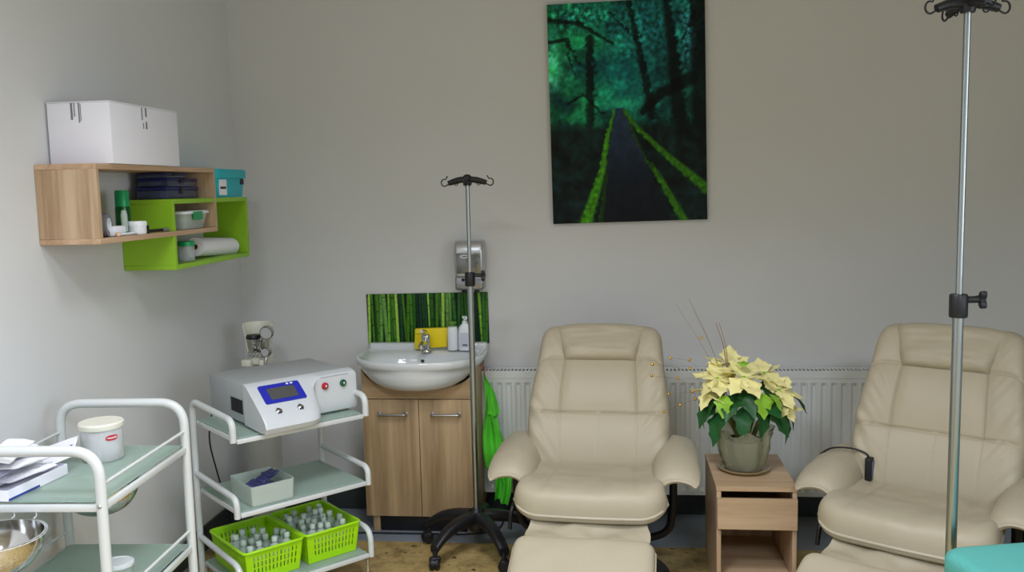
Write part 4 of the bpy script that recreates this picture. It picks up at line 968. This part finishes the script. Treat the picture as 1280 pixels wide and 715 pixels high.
# small plastic bottles inside the baskets
proto = thing('infusion_bottle', '', 'bottle', (0, 0, 0))
b = new(); lathe(b, [(0, 0), (0.018, 0), (0.0205, 0.004), (0.0205, 0.072), (0.017, 0.084), (0.0085, 0.092), (0.0085, 0.098), (0, 0.098)], 18); link('bottle_body', b, m_cloudy, proto)
b = new(); lathe(b, [(0, 0.098), (0.0115, 0.098), (0.0115, 0.114), (0.009, 0.117), (0, 0.117)], 14); link('cap', b, M('pale_cap', (196, 210, 198), 0.45), proto)
first = True; rb = random.Random(2)
for bx, by, side in ((-0.125, 0.0, 'left'), (0.128, 0.004, 'right')):
    for i in range(4):
        for j in range(5):
            if side == 'left' and (j > 3 or (i == 3 and j == 3)): continue
            x = bx-0.072+i*0.048+rb.uniform(-0.002, 0.002); y = by-0.105+j*0.050+rb.uniform(-0.002, 0.002)
            tz = rb.uniform(-0.03, 0.03); z = 0.1605+(0.012 if side == 'left' else 0.014)*rb.random()
            lab = f'cloudy capped plastic bottle standing in the {side} lime basket'; grp = f'plastic bottles in the {side} lime basket'
            if first: o = proto; first = False; o.location = T2(x, y, z); o['label'] = lab; o['group'] = grp
            else: o = dup(proto, T2(x, y, z+0.006), (rb.uniform(-0.16, 0.16), rb.uniform(-0.16, 0.16), rb.uniform(0, 6)), lab, grp)
# cable behind trolley
b = new(); tube(b, fillet([(-1.66, 3.52, 0.76), (-1.70, 3.50, 0.60), (-1.66, 3.50, 0.42), (-1.63, 3.56, 0.15), (-1.50, 3.75, 0.008), (-1.25, 3.96, 0.007), (-0.95, 3.965, 0.007), (-0.68, 3.965, 0.007), (-0.545, 4.02, 0.007), (-0.535, 4.26, 0.007)], 0.08, 6), 0.0035, 8)
tag(link('power_cable', b, m_black), 'black cable hanging behind the machine trolley and running along the floor', 'cable')

# ------------------------------------------------------------------ near trolley (T1)
A1 = math.radians(3.5); C1 = Vector((-1.567, 2.405, 0))
def T1(x, y, z): return (C1.x+x*math.cos(A1)-y*math.sin(A1), C1.y+x*math.sin(A1)+y*math.cos(A1), z)
t = thing('glass_trolley', 'white tube trolley with glass shelves in the lower left foreground', 'trolley', tuple(C1), A1)
hw1, hl1 = 0.205, 0.268
for y in (-hl1, hl1):
    b = new(); tube(b, fillet([(-hw1, y, 0.08), (-hw1, y, 0.942), (hw1, y, 0.942), (hw1, y, 0.08)], 0.078, 10), 0.0145, 14); e = link('end_frame', b, m_white, t)
    b = new()
    for x in (-hw1, hw1):
        for z in (0.795, 0.465): lathe(b, [(0, 0), (0.006, 0), (0.006, 0.002), (0.003, 0.005), (0, 0.005)], 12, M4=Matrix.Translation((x, y-0.012 if y < 0 else y+0.012, z)) @ Matrix.Rotation(PI/2 if y < 0 else -PI/2, 4, 'X'))
    link('bolt', b, m_steel, e)
for z in (0.80, 0.47, 0.14):
    b = new()
    for y in (-hl1, hl1): box(b, -hw1+0.010, hw1-0.010, y-0.008, y+0.008, z-0.022, z-0.002, 0.004)
    for x in (-hw1, hw1): box(b, x-0.007, x+0.007, -hl1+0.010, hl1-0.010, z-0.022, z-0.002, 0.004)
    f = link('shelf_frame', b, m_white, t)
    for x in (-hw1, hw1):
        b = new(); tube(b, [(x, -hl1+0.008, z+0.048), (x, hl1-0.008, z+0.048)], 0.005, 10); link('guard_rail', b, m_white, t)
    b = new(); box(b, -hw1+0.008, hw1-0.008, -hl1+0.010, hl1-0.010, z-0.0015, z+0.0035, 0.001, 1); link('glass_shelf', b, m_glass, f)
for x in (-hw1, hw1):
    for y in (-hl1, hl1):
        b = new(); tube(b, [(x, y, 0.085), (x, y, 0.05)], 0.007, 8, mi=1); box(b, x-0.014, x+0.014, y-0.012, y+0.018, 0.034, 0.066, 0.005, mi=1)
        lathe(b, [(0, -0.010), (0.024, -0.010), (0.028, -0.006), (0.028, 0.006), (0.024, 0.010), (0, 0.010)], 24, M4=Matrix.Translation((x, y+0.010, 0.0315)) @ Matrix.Rotation(PI/2, 4, 'Y')); link('castor', b, [m_black, m_chrome], t)
def bowl(loc, r, h, label):
    b = new(); pr = []
    for k in range(13):
        a = PI/2*k/12; pr.append((r*math.sin(a)**0.8 if k else 0, h*(1-math.cos(a))))
    pr = [(0, 0)]+pr[1:]+[(r+0.006, h), (r+0.006, h+0.002), (r-0.002, h+0.001)]+[(q*0.985-0.0, z+0.0015) for q, z in pr[-2:0:-1]]+[(0, 0.0015)]
    lathe(b, pr, 48); return tag(link('steel_bowl', b, m_chrome, None, loc=loc, angle=60), label, 'bowl')
bw1, bz1 = (-1.545, 2.000), 0.768
bw2, bz2 = (-1.575, 2.515), 0.735
bowl((bw1[0], bw1[1], bz1-0.104), 0.114, 0.102, 'large steel bowl in a ring off the near end of left trolley')
bowl((bw2[0], bw2[1], bz2-0.102), 0.112, 0.100, 'steel bowl half hidden under the jar end of left trolley')
for nm, (x, y), z, r, yw in (('bowl_ring', bw1, bz1-0.003, 0.1185, -1), ('bowl_ring', bw2, bz2-0.004, 0.1145, 0)):
    dx, dy = x-C1.x, y-C1.y; lx, ly = dx*math.cos(A1)+dy*math.sin(A1), -dx*math.sin(A1)+dy*math.cos(A1)
    b = new(); tube(b, [(lx+r*math.cos(2*PI*k/36), ly+r*math.sin(2*PI*k/36), z) for k in range(36)], 0.0022, 6, closed=True)
    if yw:
        for sx in (-0.03, 0.03): tube(b, [(lx+sx, ly+0.114, z), (lx+sx, -hl1-0.004, z+0.003), (lx+sx, -hl1-0.003, 0.782)], 0.0018, 6)
    else: tube(b, [(lx-r, ly, z), (lx-0.135, ly, z), (lx-0.135, ly, 0.778)], 0.0022, 6)
    link(nm, b, m_white, t)

# cotton jar
t = thing('cotton_jar', 'clear jar of cotton wool with cream lid and red label on left trolley', 'jar', T1(0.010, 0.120, 0.805))
m_jar = M('hazy_jar_plastic', (252, 253, 253), 0.15, trans=0.62, ior=1.06, var=0.0)
b = new(); lathe(b, [(0, 0), (0.057, 0), (0.060, 0.004), (0.061, 0.098), (0.0585, 0.098), (0.0575, 0.006), (0, 0.004)], 48); link('jar_body', b, m_jar, t)
b = new(); lathe(b, [(0, 0.0985), (0.0645, 0.0985), (0.0655, 0.102), (0.0655, 0.113), (0.062, 0.117), (0, 0.1165)], 48); link('lid', b, m_offwhite, t)
b = new()
for i in range(14):
    a0 = -0.56-0.30+0.043*i; a1 = a0+0.043
    hh = 0.0078*(1-0.6*abs((i-6.5)/7)**4)
    loft(b, [[(r*math.cos(a), r*math.sin(a), 0.074+s*hh) for a, s in ((a0, -1), (a1, -1), (a1, 1), (a0, 1))] for r in (0.0612, 0.0622)])
lb_ = link('red_label', b, m_red, t, False)
b = new(); pts = []
for k in range(60):
    q = k/59; a = -0.79+0.46*q; pts.append((0.0628*math.cos(a), 0.0628*math.sin(a), 0.074+0.0026*math.sin(q*38)+0.0006*math.sin(q*9)))
tube(b, pts, 0.0007, 6); link('label_script', b, m_wplastic, lb_)
b = new(); rc = random.Random(9)
for k in range(60):
    a = rc.uniform(0, 2*PI); r = 0.037*math.sqrt(rc.random()); z = 0.024+0.056*rc.random()
    bmesh.ops.create_icosphere(b, subdivisions=2, radius=0.0185, matrix=Matrix.Translation((r*math.cos(a), r*math.sin(a), z)))
for v in b.verts: v.co *= 1+0.04*noise.noise(v.co*60)
o = link('cotton_wool', b, m_cotton, t); o['kind'] = 'stuff'

# tray and packets
t = thing('card_tray', 'white card tray with dark blue edge stripe at near end of left trolley', 'tray', T1(-0.128, -0.135, 0.805), math.radians(-4))
b = new(); ro = rrect(0.19, 0.24, 0.004, 2); ri = rrect(0.185, 0.235, 0.003, 2)
loft(b, [[(x, y, 0) for x, y in ro], [(x, y, 0.030) for x, y in ro], [(x, y, 0.030) for x, y in ri], [(x, y, 0.002) for x, y in ri]]); link('tray_body', b, m_card, t)
b = new(); box(b, 0.0951, 0.0958, -0.118, 0.0, 0.001, 0.007); link('edge_stripe', b, m_lblue, t, False)
PM = [sachet_mesh(0.075, 0.17, k+3, mt, 0.011) for k, mt in enumerate((m_paper, m_cotton, m_paper, M('lilac_film', (205, 202, 222), 0.3, var=0.1)))]
rk = random.Random(21)
for k in range(9):
    x = -0.125+rk.uniform(-0.04, 0.04); y = -0.135+rk.uniform(-0.05, 0.045)
    o = bpy.data.objects.new('syringe_packet', PM[k % 4]); S.collection.objects.link(o)
    o.location = T1(x, y, 0.822+0.0115*k); o.rotation_euler = (rk.uniform(-0.10, 0.10), rk.uniform(-0.16, 0.16)*min(1, k/3), rk.uniform(-0.45, 0.45))
    tag(o, 'crumpled white and clear packet heaped in the blue-edged card tray', 'packet', 'sterile packets heaped in the tray')
b = new(); prism(b, [(-0.045, -0.07), (0.05, -0.07), (0.05, 0.06), (-0.045, 0.07)], 0, 0.0015, 'Z'); box(b, 0.012, 0.022, -0.02, -0.008, 0.0015, 0.0018, mi=1); box(b, 0.030, 0.040, -0.0, 0.012, 0.0015, 0.0018, mi=1)
tag(link('paper_slip', b, [m_paper, m_lblue], None, False, T1(-0.070, 0.02, 0.855), (0.25, -0.35, 0.3)), 'white paper slip with small blue marks leaning on the card tray', 'paper')
t = thing('lidded_pot', 'round white lidded pot on lower glass shelf of left trolley', 'pot', T1(0.085, 0.02, 0.4745))
b = new(); lathe(b, [(0, 0), (0.036, 0), (0.040, 0.004), (0.042, 0.032), (0, 0.032)], 32); link('pot_body', b, m_cloudy, t)
b = new(); lathe(b, [(0, 0.032), (0.045, 0.032), (0.045, 0.042), (0.040, 0.044), (0.038, 0.041), (0, 0.041)], 32); link('lid', b, m_wplastic, t)

# ------------------------------------------------------------------ green cloth hung beside the vanity
def cloth():
    b = new(); nu, nv = 44, 70; V = {}
    for i in range(nu+1):
        for j in range(nv+1):
            u = i/nu; v = j/nv; z = 0.735-0.615*v
            wl = -0.618+0.008*math.sin(v*9)+(0.045*min(1, (v-0.74)/0.08) if v > 0.74 else 0)
            K = ((0, 0.01), (0.12, 0.045), (0.31, 0.072), (0.335, 0.058), (0.5, 0.085), (0.70, 0.135), (0.76, 0.150), (0.80, 0.125), (0.9, 0.125), (1.0, 0.11))
            wd = 0
            for (a0, b0), (a1, b1) in zip(K, K[1:]):
                if a0 <= v <= a1: wd = b0+(b1-b0)*(v-a0)/(a1-a0)
            wr = -0.615+wd; top = min(1, v/0.3)
            x = wl+(wr-wl)*u
            y = 4.135-0.05*v-(0.012*(1-min(1, abs(v-0.32)/0.02)) if v < 0.325 else 0)+0.014*math.sin(u*13+v*5)*(0.35+v*0.6)+0.008*math.sin(u*5-v*14)+0.014*noise.noise(Vector((u*2.5, v*5, 0)))
            zz = z+0.014*math.sin(u*5+1)*v-0.02*u*(1-top)-(0.012 if 0.42 < v < 0.44 else 0)
            V[i, j] = (x, y, zz)
    A = {k: b.verts.new(p) for k, p in V.items()}; Bq = {k: b.verts.new((p[0], p[1]+0.004, p[2])) for k, p in V.items()}
    for i in range(nu):
        for j in range(nv):
            b.faces.new((A[i, j], A[i+1, j], A[i+1, j+1], A[i, j+1])); b.faces.new((Bq[i, j], Bq[i, j+1], Bq[i+1, j+1], Bq[i+1, j]))
    for i in range(nu):
        for j in (0, nv): b.faces.new((A[i, j], A[i+1, j], Bq[i+1, j], Bq[i, j]))
    for j in range(nv):
        for i in (0, nu): b.faces.new((A[i, j], A[i, j+1], Bq[i, j+1], Bq[i, j]))
    return b
t = thing('hanging_towel', 'bright green cloth hanging beside the vanity before the radiator', 'towel', (0, 0, 0))
link('cloth', cloth(), m_towel, t, angle=80)
b = new(); tube(b, fillet([(-0.612, 4.14, 0.715), (-0.616, 4.14, 0.768), (-0.628, 4.14, 0.772), (-0.6345, 4.14, 0.765)], 0.01), 0.002, 6); link('hanging_loop', b, m_red, t)

# ------------------------------------------------------------------ turquoise treatment couch corner, lower right
t = thing('treatment_couch', 'turquoise padded couch corner at the lower right edge', 'couch', (0.812, 2.305, 0), math.radians(13))
b = new(); pl = rrect(1.5, 0.62, 0.05, 8, 0.75, -0.31)
def cl(z, s): return [(0.75+(x-0.75)*(1-s/0.75), -0.31+(y+0.31)*(1-s/0.31), z) for x, y in pl]
loft(b, [cl(0.60, 0.014), cl(0.606, 0.004), cl(0.615, 0.0), cl(0.650, 0.0), cl(0.660, 0.004), cl(0.667, 0.012), cl(0.670, 0.024)]); link('cushion', b, m_tealp, t, angle=60)
b = new(); box(b, 0.06, 1.44, -0.56, -0.06, 0.565, 0.5995, 0.004); link('frame', b, m_white, t)
for x in (0.30, 1.30):
    for y in (-0.50, -0.12): b = new(); box(b, x-0.02, x+0.02, y-0.02, y+0.02, 0.0035, 0.565, 0.004); link('leg', b, m_white, t)
